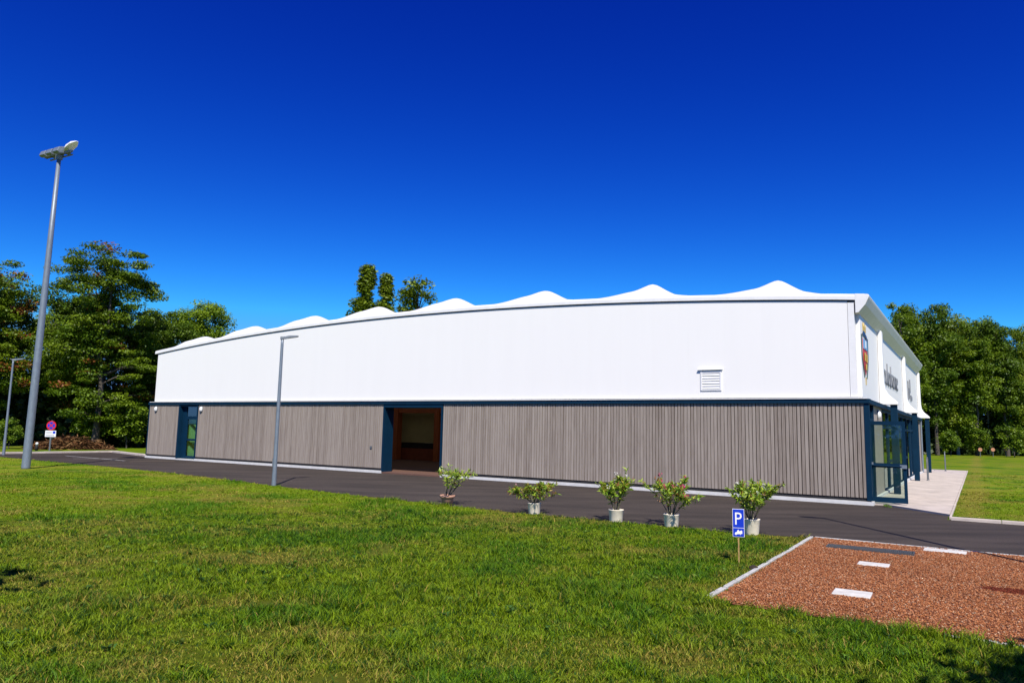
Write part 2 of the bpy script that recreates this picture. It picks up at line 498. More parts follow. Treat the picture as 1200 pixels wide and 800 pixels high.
def kerb(name, pts, width, z0, z1, material, label=None, cat=None):
    """low concrete kerb laid along (s,t) points in separate stones"""
    mb = MB()
    for (a, b) in zip(pts[:-1], pts[1:]):
        A, B = Vector(W2(*a)), Vector(W2(*b)); d = (B - A); L = d.length; d.normalize(); n = Vector((-d.y, d.x)) * width / 2
        k = max(1, int(round(L / 1.0)))
        for i in range(k):
            p, q = A + d * (L * i / k + .005), A + d * (L * (i + 1) / k - .005)
            dz = random.uniform(-.006, .006)
            mb.prism([(p.x - n.x, p.y - n.y), (q.x - n.x, q.y - n.y), (q.x + n.x, q.y + n.y), (p.x + n.x, p.y + n.y)], 'z', z0, z1 + dz)
    o = mb.build(name, material, bevel=.008)
    if label: tag(o, label, cat)
    else: tag(o, kind='structure')
    return o
kerb('kerb', [(43.05, -5.6), (43.05, 2.35), (37.4, 1.05), (36.2, .55)], .35, -.1, .10, M['concrete'])
kerb('kerb', [(-60, -2.5), (-1.97, -2.5)], .16, -.1, .07, M['concrete'])
kerb('kerb', [(-1.96, -2.35), (-1.96, 28.5)], .045, -.1, .053, M['concrete'])
# gravel bed and its edging
gravel_bed = sheet('gravel_bed', [(GR_S1 - .08, GR_T1 - .04), (GR_S1 - .08, GR_T0), (-8, GR_T0), (-8, GR_T1 - .04)], .012, M['gravel_base'])
kerb('kerb', [(GR_S1, GR_T1 + .04), (GR_S1, -13.6)], .06, -.1, .03, M['edging'])
kerb('kerb', [(GR_S1 - .05, GR_T1 + .05), (-8, GR_T1 + .05)], .05, -.1, .022, M['edging'])
kerb('kerb', [(GR_S1 + .01, -13.62), (GR_S1 + .02, -14.2)], .07, -.1, .018, M['edging'])
kerb('kerb', [(-2.25, GR_T0 + .03), (-8, GR_T0 + .03)], .06, -.1, .012, M['edging'])

# road markings
def strip(name, a, b, width, z, material):
    A, B = Vector(W2(*a)), Vector(W2(*b)); d = (B - A).normalized(); n = Vector((-d.y, d.x)) * width / 2
    mb = MB(); mb.add([(A.x - n.x, A.y - n.y, z), (B.x - n.x, B.y - n.y, z), (B.x + n.x, B.y + n.y, z), (A.x + n.x, A.y + n.y, z)], [(0, 1, 2, 3)])
    return tag(mb.build(name, material), kind='structure')
strip('road_marking', (39.3, -2.3), (32.8, -2.7), .12, .008, M['paint'])
strip('road_marking', (35.9, -3.6), (34.9, -1.9), .12, .012, M['paint'])
strip('road_marking', (31.9, -3.0), (31.5, -.9), .16, .008, M['paint_tan'])

# ------------------------------------------------------------------ THE HALL
L_W, D_W, HB = 35.5444, 23.43, 3.0
hall = empty('sports_hall', (CX, CY, 0), -ANG, 'long boulodrome hall with grey-brown timber base, white upper walls and scalloped white membrane roof', 'building')
_pf = np.polyfit([.27, 5.41, 12.1, 17.18, 21.16, 26.98, 35.1], [5.82, 6.2, 6.49, 6.5, 6.46, 6.23, 5.62], 2)
def zf(s): return float(np.polyval(_pf, s))
OPR, OPL = 15.30, 18.36          # open gateway
DR, DL = 31.2, 32.78             # glazed side door
def cladding(s0, s1, name='cladding'):
    """vertical larch slats with gaps on a dark backing: one panel"""
    mb = MB()
    n = max(1, int(round((s1 - s0) / .108))); p = (s1 - s0) / n
    for i in range(n):
        a = s0 + i * p
        wv = random.uniform(.79, .88)
        mb.B(a + .004, a + p * wv, random.uniform(-.004, .004), .045, .205, 2.858)
    o = mb.build(name, M['wood'], hall)
    bk = MB(); bk.B(s0, s1, .047, .30, .107, 2.99); bk.build('backing', M['wood_back'], o)
    gpz = MB(); gpz.B(s0, s1, .03, .046, .10, .2); gpz.build('painted_shade_strip', M['dark'], o)  # dark strip paints in the shade of the gap below the slats
    return o
cladding(.10, OPR - .05); cladding(OPL + .05, DR - .03); cladding(DL + .05, L_W - .02)
MB().B(-.03, .10, -.02, .16, .13, 2.858).build('corner_post', M['blue'], hall)
MB().B(L_W - .02, L_W + .03, -.02, .25, .13, 2.858).build('corner_post', M['blue'], hall)
for a, b in ((-.06, OPR - .02), (OPL + .02, DR), (DL + .02, L_W + .03)):
    MB().B(a, b, -.045, .33, -.1, .105).build('plinth', M['plinth'], hall)
MB().B(OPR, OPL, -.04, 1.2, -.1, .06).build('threshold', M['int_floor'], hall)
MB().B(DR, DL, -.04, .5, -.1, .06).build('threshold', M['plinth'], hall)
MB().B(-.06, L_W + .06, -.06, .30, 2.86, 2.985).build('band', M['blue'], hall)

# gateway lining
g = MB()
g.B(OPL - .03, OPL + .05, -.03, .55, .06, 2.858); g.B(OPR - .05, OPR + .03, -.03, .55, .06, 2.858); g.B(OPR + .03, OPL - .03, -.03, .55, 2.72, 2.858)
g.build('gate_frame', M['blue'], hall)
k = MB(); k.B(18.98, 19.09, -.03, .0, 1.0, 1.1); k.build('lock_plate', M['galv_dark'], hall)

# side door in a deep blue frame
fr = MB()
fr.B(DL - .06, DL + .05, -.03, .42, .06, 2.858); fr.B(DR - .03, DR + .05, -.03, .42, .06, 2.858); fr.B(DR + .05, DL - .06, .0, .42, 2.76, 2.858)
dfr = fr.build('door_frame', M['blue'], hall)
d0, d1 = DR + .07, DL - .38
side = MB()
side.B(d1, DL - .06, .18, .26, .06, 2.76)                     # fixed blue side panel
side.build('side_panel', M['blue'], dfr)
dl = MB()
dl.B(d0, d0 + .1, .18, .25, .08, 2.2); dl.B(d1 - .1, d1 - .003, .18, .25, .08, 2.2)
dl.B(d0 + .1, d1 - .1, .18, .25, .08, .22); dl.B(d0 + .1, d1 - .1, .18, .25, 2.1, 2.2); dl.B(d0 + .1, d1 - .1, .18, .25, 1.0, 1.1)
door = dl.build('door', M['blue'], hall)
pn = MB(); pn.B(d0 + .1, d1 - .1, .21, .222, .22, 1.0); pn.B(d0 + .1, d1 - .1, .21, .222, 1.1, 2.1)
pn.build('pane', M['glass_green'], door)
h = MB(); h.tube([(-(d0 + .05), .18, 1.03), (-(d0 + .05), .12, 1.03), (-(d0 + .17), .12, 1.03)], .012); h.build('handle', M['galv'], door)
tr = MB(); tr.B(d0, d1 - .003, .18, .25, 2.2, 2.26); tr.build('transom', M['blue'], dfr)
pn = MB(); pn.B(d0, d1, .21, .222, 2.26, 2.76); pn.build('transom_pane', M['glass_dark'], dfr)
# added dark diagonals and pale green panel close behind, giving the glass its tones
lw = MB(); lw.B(DR + .06, DL - .07, .36, .40, .06, 2.25); lw.build('backing_panel', M['panel_green'], hall)
for z in (.62, 1.62):
    lw = MB(); lw.prism([(-(d0 + .05), z - .33), (-(d0 + .05), z - .2), (-(d1 - .05), z + .42), (-(d1 - .05), z + .29)], 'y', .30, .33); lw.build('diagonal_strip', M['dark'], hall)

# upper white wall: arched top, vertical panel joints
def arched(s0, s1, t0, t1, zlow, name, material, parent, dz=0.0, n=1):
    mb = MB()
    for i in range(n):
        a, b = s0 + (s1 - s0) * i / n, s0 + (s1 - s0) * (i + 1) / n
        mb.prism([(-a, zlow), (-b, zlow), (-b, zf(b) + dz), (-a, zf(a) + dz)], 'y', t0, t1)
    return mb.build(name, material, parent)
uw = MB()
edges = np.linspace(.44, 35.1, 30)
for a, b in zip(edges[:-1], edges[1:]):
    a_, b_ = a + .0005, b - .0005
    uw.prism([(-a_, 3.035), (-b_, 3.035), (-b_, zf(b_) - .01), (-a_, zf(a_) - .01)], 'y', -.02, .06)
upper = uw.build('upper_wall', M['white'], hall)
arched(.3, 35.08, .062, .16, 3.03, 'wall_backing', M['white'], hall, -.02, 24)
cp = MB(); cp.B(.26, .43, -.025, .20, 3.035, zf(.3) - .04); cp.build('corner_trim', M['white_trim'], hall)
# drip flashing between white wall and band
MB().B(.0, L_W - .1, -.09, .1, 2.987, 3.012).build('drip_flashing', M['white_trim'], hall)
# dark shadow gap + fascia strip
tg = MB(); fa = MB()
ss = np.linspace(.15, 35.25, 60)
for a, b in zip(ss[:-1], ss[1:]):
    tg.prism([(-a, zf(a) - .012), (-b, zf(b) - .012), (-b, zf(b) + .028), (-a, zf(a) + .028)], 'y', -.024, .1)
tg.build('shadow_trim', M['blue'], hall)
NSF = 64
ss = np.linspace(.16, 35.32, NSF)
prof = [(-.03, .03), (-.075, .032), (-.075, .13), (-.065, .18), (-.02, .21), (.12, .215)]     # (t, dz)
vs, fs = [], []
for s in ss:
    dz0 = 0 if s > .25 else -.03 * (.25 - s) / .45
    for (t, dz) in prof: vs.append((-s, t, zf(max(s, -.2)) + dz + dz0))
npf = len(prof)
for i in range(len(ss) - 1):
    for j in range(npf - 1):
        fs.append((i*npf+j, (i+1)*npf+j, (i+1)*npf+j+1, i*npf+j+1))
    fs.append((i*npf+npf-1, (i+1)*npf+npf-1, (i+1)*npf, i*npf))
fs.append(tuple(range(npf))); fs.append(tuple(reversed(range((len(ss)-1)*npf, len(ss)*npf))))
fas = MB().add(vs, fs, False).build('fascia', M['white_trim'], hall)

# roof membrane: arched sheet drawn up into rows of soft peaks
PK_S = np.array([2.73, 7.12, 11.6, 16.05, 20.49, 24.74, 29.24, 33.5]); PK_T = 1.75 + 4.66 * np.arange(5)
gs = np.linspace(-.12, 35.3, 300); gt = np.concatenate([np.linspace(.0, 4, 40), np.linspace(4.2, D_W + .2, 70)])
GS, GT = np.meshgrid(gs, gt)
Z = np.polyval(_pf, GS) + .21
bump = np.zeros_like(Z)
for a in PK_S:
    for b in PK_T:
        r = np.hypot(GS - a, (GT - b) * .8)
        c_, A_ = (.05, .97) if a < 9 else (.15, 1.12)
        bump = bump + A_ * np.exp(-(np.sqrt(r * r + c_) / .92) ** 1.08)
edge = np.clip(GT / .6, 0, 1)
Z = Z + bump * edge - .05 * (1 - np.exp(-GT))
V = np.stack([-GS.ravel(), GT.ravel(), Z.ravel()], 1)
ii = np.arange(Z.size).reshape(Z.shape)
F = np.stack([ii[:-1, :-1].ravel(), ii[1:, :-1].ravel(), ii[1:, 1:].ravel(), ii[:-1, 1:].ravel()], 1)
roof = np_mesh('roof', V, [F], M['roof'], smooth=True, parent=hall)

# louvre in the white wall
lv = empty('louvre', (0, 0, 0)); lv.parent = hall
f = MB(); f.B(4.15, 4.20, -.05, .0, 3.27, 3.93); f.B(4.77, 4.82, -.05, .0, 3.27, 3.93); f.B(4.20, 4.77, -.05, .0, 3.27, 3.31)
f.build('louvre_frame', M['white_trim'], lv)
f = MB(); f.prism([(-.09, 3.925), (0, 3.95), (0, 3.975), (-.09, 3.95)], 'x', -4.10, -4.90); f.build('hood', M['white_trim'], lv)
f = MB()
for i in range(7):
    z = 3.325 + i * .083
    f.prism([(-.045, z), (-.022, z + .066), (-.022, z + .078), (-.045, z + .012)], 'x', -4.20, -4.77)
f.build('slat', M['white_trim'], lv)

# oval wall lamps
def wall_lamp(s, z, on_facade=None):
    b = MB(); b.lathe([(.0, .0), (.11, .0), (.12, .03), (.10, .035)], 20)
    c = MB(); c.lathe([(.10, .03), (.098, .05), (.08, .09), (.045, .115), (.0, .122)], 20)
    base = b.build('wall_lamp', M['lamp_grey'], hall)
    if on_facade is None:
        base.location = (-s, .0, z); base.rotation_euler = (R(90), 0, 0)
    else:
        base.location = (-s, on_facade, z); base.rotation_euler = (0, R(90), 0)
    base.scale = (1.0, 1.35, 1) if on_facade is None else (1.35, 1.0, 1)
    c.build('lamp_cover', M['white_plastic'], base)
wall_lamp(34.90, 2.62); wall_lamp(30.90, 2.62)

# ---- end facade (right), bays along t
C_T = [4.70, 14.03, 23.30]
# eave beam: tip, sloping underside
ev = MB()
evp = [(.22, 5.46), (.13, 5.48), (-.05, 5.70), (-.14, 5.89), (-.16, 5.945), (-.14, 5.98), (.0, 6.01), (.22, 6.03)]   # (s,z)
ev.prism([(-a, b) for a, b in evp], 'y', -.078, D_W + .15)
e_o = ev.build('eave', M['white_trim'], hall, bevel=.01)
# white panels between pilasters
bays = [(.22, C_T[0]), (C_T[0], C_T[1]), (C_T[1], C_T[2])]
panels = []
for (a, b) in bays:
    p = MB(); p.B(.15, .28, a + .02, b - .02, 3.04, 5.46); panels.append(p.build('facade_panel', M['white'], hall))
# pilasters with a flared foot
for c in C_T:
    pl = [(-.14, 5.56), (-.01, 5.50), (.0, 3.75), (.03, 3.52), (.12, 3.34), (.34, 3.13), (.40, 3.06), (.40, 3.0), (-.14, 3.0)]   # (x, z), x = -s
    p = MB(); p.prism(pl, 'y', c - .17, c + .17); p.build('pilaster', M['white_trim'], hall, bevel=.012)
# band, soffit of the flares, columns
MB().B(-.03, .22, .30, D_W + .05, 2.86, 2.985).build('band', M['blue'], hall)
for c in C_T:
    b = MB(); b.B(-.36, -.16, c - .1, c + .1, .05, 2.995); b.build('column', M['blue'], hall, bevel=.006)
# wall pieces of the ground floor
MB().B(.02, .12, .17, .36, .13, 2.86).build('return_panel', M['smooth_wood'], hall)
MB().B(.10, .20, 1.75, 4.55, .13, 2.86).build('wall_panel', M['smooth_wood'], hall)
MB().B(.08, .2, 22.3, D_W, .13, 2.86).build('wall_panel', M['smooth_wood'], hall)
wall_lamp(.10, 2.62, 3.25)
ef = MB(); ef.B(.04, .16, .37, .47, .06, 2.86); ef.B(.04, .16, 1.62, 1.74, .06, 2.86); ef.B(.04, .16, .47, 1.62, 2.36, 2.46)
ef.build('door_frame', M['blue'], hall)
pn = MB(); pn.B(.09, .10, .47, 1.62, 2.46, 2.86); pn.build('transom_pane', M['glass_dark'], hall)
# open glazed leaf, swung square to the facade
leaf = empty('entrance_door', (-(.04), .30, 0)); leaf.parent = hall
LW = .93
f = MB(); f.box(0, .08, -.03, .03, .09, 2.36); f.box(LW - .08, LW, -.03, .03, .09, 2.36)
f.box(.08, LW - .08, -.03, .03, .09, .24); f.box(.08, LW - .08, -.03, .03, 2.25, 2.36); f.box(.08, LW - .08, -.03, .03, 1.06, 1.18)
f.build('leaf_frame', M['blue'], leaf)
f = MB(); f.box(.08, LW - .08, -.006, .006, .24, 1.06); f.box(.08, LW - .08, -.006, .006, 1.18, 2.25); f.build('pane', M['glass'], leaf)
f = MB(); f.box(LW - .16, LW + .01, -.075, -.03, 1.05, 1.15); f.build('panic_bar_end', M['galv'], leaf); f = MB(); f.box(.0, .1, -.075, -.03, 1.11, 1.2); f.build('panic_bar_end', M['galv'], leaf)
f = MB(); f.tube([(.06, -.07, 1.12), (LW - .12, -.07, 1.1)], .02); f.build('panic_bar', M['blue'], leaf)
# glazed bays
t = 4.62
k = 0
while t < 22.2:
    t2 = t + 1.96
    fr = MB()
    fr.B(.10, .2, t, t + .09, .06, 2.86); fr.B(.10, .2, t2 - .09, t2 - .005, .06, 2.86)
    fr.B(.10, .2, t + .09, t2 - .09, .06, .16); fr.B(.10, .2, t + .09, t2 - .09, 2.76, 2.86); fr.B(.10, .2, t + .09, t2 - .09, 2.2, 2.29)
    if k % 3 == 1: fr.B(.10, .2, t + .09, t2 - .09, 1.0, 1.1)
    wf = fr.build('window', M['blue'], hall)
    pn = MB(); pn.B(.145, .155, t + .09, t2 - .09, .16, 2.2); pn.B(.145, .155, t + .09, t2 - .09, 2.29, 2.76); pn.build('pane', M['glass_dark'], wf)
    t = t2; k += 1
MB().B(.02, .3, .3, D_W, -.1, .125).build('plinth', M['plinth'], hall)
# downpipe at the far corner
f = MB(); f.tube([(-.02, 22.9, .06), (-.02, 22.9, 2.86)], .045); f.build('downpipe', M['galv'], hall)

# lettering on the middle panel
def text_mesh(txt, size, depth, name, material, parent, loc, rot, sx=1.0, off=0.0):
    cu = bpy.data.curves.new(name, 'FONT'); cu.body = txt; cu.size = size; cu.extrude = depth; cu.resolution_u = 3; cu.offset = off
    to = bpy.data.objects.new(name, cu); COL.objects.link(to)
    dg = bpy.context.evaluated_depsgraph_get(); dg.update()
    me = bpy.data.meshes.new_from_object(to.evaluated_get(dg))
    bpy.data.objects.remove(to)
    me.materials.clear(); me.materials.append(material)
    o = bpy.data.objects.new(name, me); COL.objects.link(o)
    o.parent = parent; o.location = loc; o.rotation_euler = rot; o.scale = (sx, 1, 1)
    return o
text_mesh('Boulodrome', 1.22, .02, 'lettering', M['letter'], panels[1], (-.128, 5.15, 3.80), (R(90), 0, R(90)), .98, -.018)
# the second bay's lettering is illegible in the photo: short dark strokes of its size
f = MB()
for (tt, z0, z1, wd) in ((16.6, 3.72, 4.62, .1), (16.95, 3.8, 4.3, .1), (17.3, 3.78, 4.25, .1), (17.75, 4.1, 4.75, .1), (18.0, 3.75, 4.0, .3), (18.5, 3.75, 3.95, .25), (17.1, 4.05, 4.15, .4)):
    f = MB(); f.B(.10, .148, tt, tt + wd, z0, z1); f.build('lettering', M['letter'], panels[2])

# crest on the near panel (t centre .95+.22, z 3.5-5.2)
crest = empty('crest', (-.148, 1.12, 4.35)); crest.parent = panels[0]
def plate(name, pts, x, material, parent=crest, th=.012):
    mb = MB(); mb.prism(pts, 'x', x, x + th); return mb.build(name, material, parent)
def shield(w_, top, bot, n=8):
    pts = [(-w_, top), (-w_, (top + bot) / 2 + .05)]
    for i in range(1, n):
        a = i / n
        pts.append((-w_ * (1 - a ** 2.2), (top + bot) / 2 + .05 - a * ((top + bot) / 2 + .05 - bot)))
    pts.append((0, bot))
    right = [(-p[0], p[1]) for p in reversed(pts[:-1])]
    return pts + right
plate('shield', shield(.46, .46, -.62), .0, M['crest_red'])
plate('shield_chief', [(-.44, .45), (.44, .45), (.44, .16), (-.44, .16)], .014, M['crest_sky'])
for (a, b, c_, d_, mm) in ((-.30, -.1, .05, -.2, 'crest_gold'), (.1, .32, .02, -.22, 'crest_gold'), (-.12, .12, -.28, -.46, 'crest_gold'), (-.08, .1, .42, .2, 'crest_pale')):
    plate('emblem', [(a, c_), (b, c_), (b, d_), (a, d_)], .028, M[mm])
def arc(side):
    o_, i_ = [], []
    for k in range(11):
        a = k / 10
        z = .55 - a * 1.25
        x = .70 - .5 * max(0, a - .45) ** 1.5 * 2.2
        o_.append((side * (x + .06), z)); i_.append((side * (x - .07), z + .02))
    return o_ + list(reversed(i_))
for sd_ in (-1, 1):
    plate('laurel', arc(sd_), .0, M['crest_green'])
plate('ribbon', [(-.5, .62), (-.3, .70), (.35, .60), (.55, .45), (.45, .42), (.3, .5), (-.3, .58), (-.45, .5)], .016, M['crest_navy'])
plate('crown', [(-.32, .70), (-.36, .95), (-.16, .84), (0, 1.0), (.16, .84), (.36, .95), (.32, .70)], .0, M['crest_gold'])
plate('pendant', [(-.07, -.68), (.07, -.68), (.05, -.9), (-.05, -.9)], .0, M['crest_gold'])

# other walls of the hall
MB().B(L_W - .25, L_W - .02, .33, D_W, -.1, 3.0).build('wall', M['wood_back'], hall)
MB().B(L_W - .5, L_W - .42, .22, D_W, 3.0, 5.55).build('end_wall', M['white'], hall)
arched(.3, 35.1, D_W - .3, D_W - .05, -.1, 'rear_wall', M['white'], hall, .2, 24)
# interior glimpsed through the gateway
MB().B(.6, L_W - .6, .56, D_W - .4, -.1, .055).build('floor', M['int_floor'], hall)
f = MB(); f.B(18, 30, 10.1, 10.25, 1.05, 5.6); f.build('interior_screen', M['olive'], hall)
f = MB(); f.B(18, 30, 9.9, 10.05, .06, .72); f.build('kickboard', M['int_board'], hall)
f = MB(); f.B(18, 30, 10.1, 10.25, .06, 1.04); f.build('kickboard', M['dark'], hall)
for s in (20.0, 23.05, 26.1):
    f = MB(); f.B(s - .17, s + .17, 9.4, 9.8, .06, 5.6); f.build('timber_post', M['orange_wood'], hall)
f = MB(); f.B(18, 30, 9.45, 9.75, 2.75, 3.0); f.build('timber_beam', M['orange_wood'], hall)
f = MB(); f.B(17, 30, 5.0, 5.2, 3.0, 3.25); f.build('timber_beam', M['orange_wood'], hall)
f = MB(); f.B(20.1, 20.6, 8.0, 8.4, .06, .7); f.build('ball_rack', M['dark'], hall)

# ------------------------------------------------------------------ lamps and mast
def street_lamp(px, py, hgt, label, arm_dir, back=False):
    o = empty('street_lamp', (px, py, 0), 0, label, 'street lamp', 'low galvanised street lamps beside the road')
    f = MB(); f.lathe([(.0, 0), (.075, 0), (.075, .02), (.066, .6), (.046, hgt - .25), (.042, hgt), (.0, hgt)], 14); f.build('pole', M['galv'], o)
    d = Vector((*arm_dir, 0)).normalized(); n = Vector((-d.y, d.x, 0))
    f = MB()
    def ring(k, wd, z0, z1):
        p = d * k
        return [p + n * wd + Vector((0, 0, z0)), p - n * wd + Vector((0, 0, z0)), p - n * wd + Vector((0, 0, z1)), p + n * wd + Vector((0, 0, z1))]
    rs = [ring(-.06, .05, hgt - .09, hgt + .01), ring(.10, .07, hgt - .06, hgt + .03), ring(.2, .13, hgt - .03, hgt + .05), ring(.42, .11, hgt + .015, hgt + .07), ring(.50, .06, hgt + .035, hgt + .065)]
    vs = [p for r in rs for p in r]; fs = [(0, 1, 2, 3), (19, 18, 17, 16)]
    for i in range(4):
        for k in range(4): fs.append((i*4+k, i*4+(k+1) % 4, (i+1)*4+(k+1) % 4, (i+1)*4+k))
    f.add(vs, fs); f.build('lamp_head', M['lamp_grey'], o, bevel=.008)
    f = MB(); f.box(-.09, .0, -.015, .015, .6, .85); f.v = [(p[0] * .3 - .06, p[1], p[2]) for p in f.v]; f.build('hatch', M['galv_dark'], o)
    if back:
        f = MB(); f.tube([(0, 0, hgt - .03), tuple(-d * .16 + Vector((0, 0, hgt + .02)))], .02); f.build('photocell', M['lamp_grey'], o)
    return o
street_lamp(-7.40, 23.21, 4.72, 'slim galvanised lamp post at the lawn edge in front of the white hall wall', (.9, .45))
street_lamp(-27.15, 39.41, 5.15, 'slim galvanised lamp post before the dark trees at the far left edge', (.9, .5), True)

def mast(px, py, hgt, label, head_rz):
    o = empty('floodlight_mast', (px, py, 0), 0, label, 'floodlight', None)
    f = MB(); f.lathe([(.0, 0), (.155, 0), (.152, .05), (.145, 1.5), (.105, hgt * .7), (.072, hgt), (.0, hgt)], 20); f.build('pole', M['galv'], o)
    hd = empty('floodlight_head', (0, 0, hgt - .05), head_rz); hd.parent = o; hd.scale = (.92, .78, .78)
    f = MB(); f.box(-.95, .95, -.06, .06, -.05, .05); f.box(-.12, .12, -.12, .12, -.3, .05); f.box(-.9, .85, .1, .16, -.16, -.1); f.build('crossbar', M['galv'], hd)
    for i, x in enumerate((-.8, -.3, .25)):
        f = MB(); f.prism([(.22, .42), (-.34, .22), (-.42, -.02), (-.30, -.10), (.16, .02), (.26, .2)], 'x', x - .2, x + .2)
        f.build('floodlight', M['galv'] if i else M['lamp_grey'], hd, bevel=.02)
        f = MB(); f.box(x - .23, x - .205, -.1, .06, -.06, .2); f.build('bracket', M['galv_dark'], hd); f = MB(); f.box(x + .205, x + .23, -.1, .06, -.06, .2); f.build('bracket', M['galv_dark'], hd); f = MB(); f.box(x - .1, x + .1, .2, .36, .05, .25); f.build('ballast_box', M['galv_dark'], hd)
    f = MB()
    rs = []
    for (x, y, z, w_, h_) in ((.5, 0, .12, .14, .16), (.72, -.02, .22, .24, .2), (1.1, -.05, .34, .22, .14), (1.38, -.06, .40, .08, .05)):
        rs += [(x, y - w_, z - h_ * .5), (x, y + w_, z - h_ * .5), (x, y + w_ * .7, z + h_ * .6), (x, y - w_ * .7, z + h_ * .6)]
    fs = [(0, 1, 2, 3), (15, 14, 13, 12)]
    for i in range(3):
        for k in range(4): fs.append((i*4+k, i*4+(k+1) % 4, (i+1)*4+(k+1) % 4, (i+1)*4+k))
    f.add(rs, fs); f.build('reflector', M['white_plastic'], hd, bevel=.03)
    return o
mast(-18.94, 28.83, 12.85, 'tall tapered galvanised floodlight mast on the left of the lawn', R(-29)).rotation_euler = (0, R(.45), 0)
street_lamp(8.38, 8.75, 10.3, 'taller galvanised lamp post past the right edge whose thin shadow crosses the road', (-.9, .3))

# ------------------------------------------------------------------ signs and small furniture
sg = empty('no_stopping_sign', (-28.91, 46.11, 0), R(8), 'round red and blue no stopping sign over a white plate, before the brush heap', 'road sign')
sg.scale = (.92, .92, .95)
f = MB(); f.tube([(0, 0, 0), (0, 0, 2.0)], .06, 10); f.build('post', M['galv_dark'], sg)
f = MB(); f.tube([(0, -.065, 1.66), (0, -.085, 1.66)], .31, 28, smooth=False); dsk = f.build('disc', M['sign_red'], sg)
f = MB(); f.tube([(0, -.087, 1.66), (0, -.09, 1.66)], .235, 28, smooth=False); f.build('disc_field', M['sign_blue'], dsk)
f = MB()
for a in (45, -45):
    c_, s_ = math.cos(R(a)), math.sin(R(a))
    P = [(-.235, -.032), (.235, -.032), (.235, .032), (-.235, .032)]
    q = [(x * c_ - y * s_, x * s_ + y * c_ + 1.66) for x, y in P]
    f.prism(q, 'y', -.0925 - .002 * (a > 0), -.0905)
f.build('cross', M['sign_red'], dsk)
f = MB(); f.box(-.34, .34, -.085, -.065, .92, 1.33); plt = f.build('plate', M['sign_white'], sg)
f = MB()
for z in (1.24, 1.17, 1.05, .99): f.box(-.29, .08 if z > 1.1 else .25, -.088, -.086, z - .012, z + .012)
f.build('plate_text', M['sign_text'], plt)
f = MB(); f.box(.13, .30, -.088, -.086, 1.13, 1.29); f.build('plate_icon', M['sign_blue'], plt)

bl = empty('bollard', (-29.6, 45.9, 0), 0, 'short dark bollard with white top beside the no stopping sign post', 'bollard')
f = MB(); f.lathe([(0, 0), (.08, 0), (.08, .36), (.0, .36)], 14); f.build('post', M['dark'], bl)
f = MB(); f.lathe([(0, .36), (.082, .36), (.082, .48), (.04, .52), (0, .53)], 14); f.build('cap', M['white_plastic'], bl)

ps = empty('parking_sign', (3.44, 11.08, 0), R(-14), 'small blue parking sign on a thin wooden stake in the lawn', 'parking sign')
ps.scale = (.86, .9, .96)
f = MB(); f.box(-.009, .009, -.008, .008, -.05, .78); f.build('stake', M['stake'], ps)
f = MB(); f.box(-.098, .098, -.020, -.012, .405, .83); plt = f.build('plate', M['sign_white'], ps)
f = MB(); f.box(-.091, .091, -.0235, -.0205, .548, .823); f.box(-.091, .091, -.0235, -.0205, .412, .538); f.build('plate_field', M['sign_blue'], plt)
ps_p = text_mesh('P', .27, .001, 'letter', M['sign_white'], plt, (-.073, -.0255, .592), (R(90), 0, 0), .95)
f = MB()   # little tow-truck pictogram
f.prism([(-.065, .445), (-.055, .475), (-.03, .478), (-.02, .505), (.0, .515), (.01, .49), (.045, .505), (.06, .50), (.062, .455), (.035, .45), (.03, .435), (.018, .45), (-.03, .445), (-.04, .432)], 'y', -.0255, -.0238)
f.build('pictogram', M['sign_white'], plt)

for (x, y, lb) in ((52.12, 81.08, 'small rust coloured disc on a short post before the wood, leftmost of three'),
                   (54.36, 82.33, 'small rust coloured disc on a short post before the wood, middle of three'),
                   (56.68, 83.62, 'small rust coloured disc on a short post before the wood, rightmost of three')):
    o = empty('marker_post', (x, y, 0), R(-20), lb, 'marker', 'disc markers along the far wood edge')
    f = MB(); f.tube([(0, 0, 0), (0, 0, .75)], .035, 8); f.build('post', M['galv_dark'], o)
    f = MB(); f.tube([(0, -.03, .8), (0, -.06, .8)], .2, 16, smooth=False); f.build('disc', M['rust_disc'], o)

for (s, t_, hh, lb) in ((-.62, 14.6, 1.0, 'thin grey hoop post on the paving beside the middle blue column'), (-.9, 26.4, 1.1, 'thin grey hoop post on the paving past the far blue column')):
    x, y = W2(s, t_)
    o = empty('bike_stand', (x, y, .05), -ANG, lb, 'bike stand', 'bike stands on the paving')
    f = MB(); f.tube([(0, -.03, 0), (0, -.03, hh * .8), (0, .1, hh), (0, .5, hh), (0, .63, hh * .8), (0, .63, 0)], .024, 8); f.build('hoop', M['galv_dark'], o)
    f = MB(); f.box(-.06, .06, -.09, .03, 0, .012); f.build('base_plate', M['galv_dark'], o); f = MB(); f.box(-.06, .06, .57, .69, 0, .012); f.build('base_plate', M['galv_dark'], o)

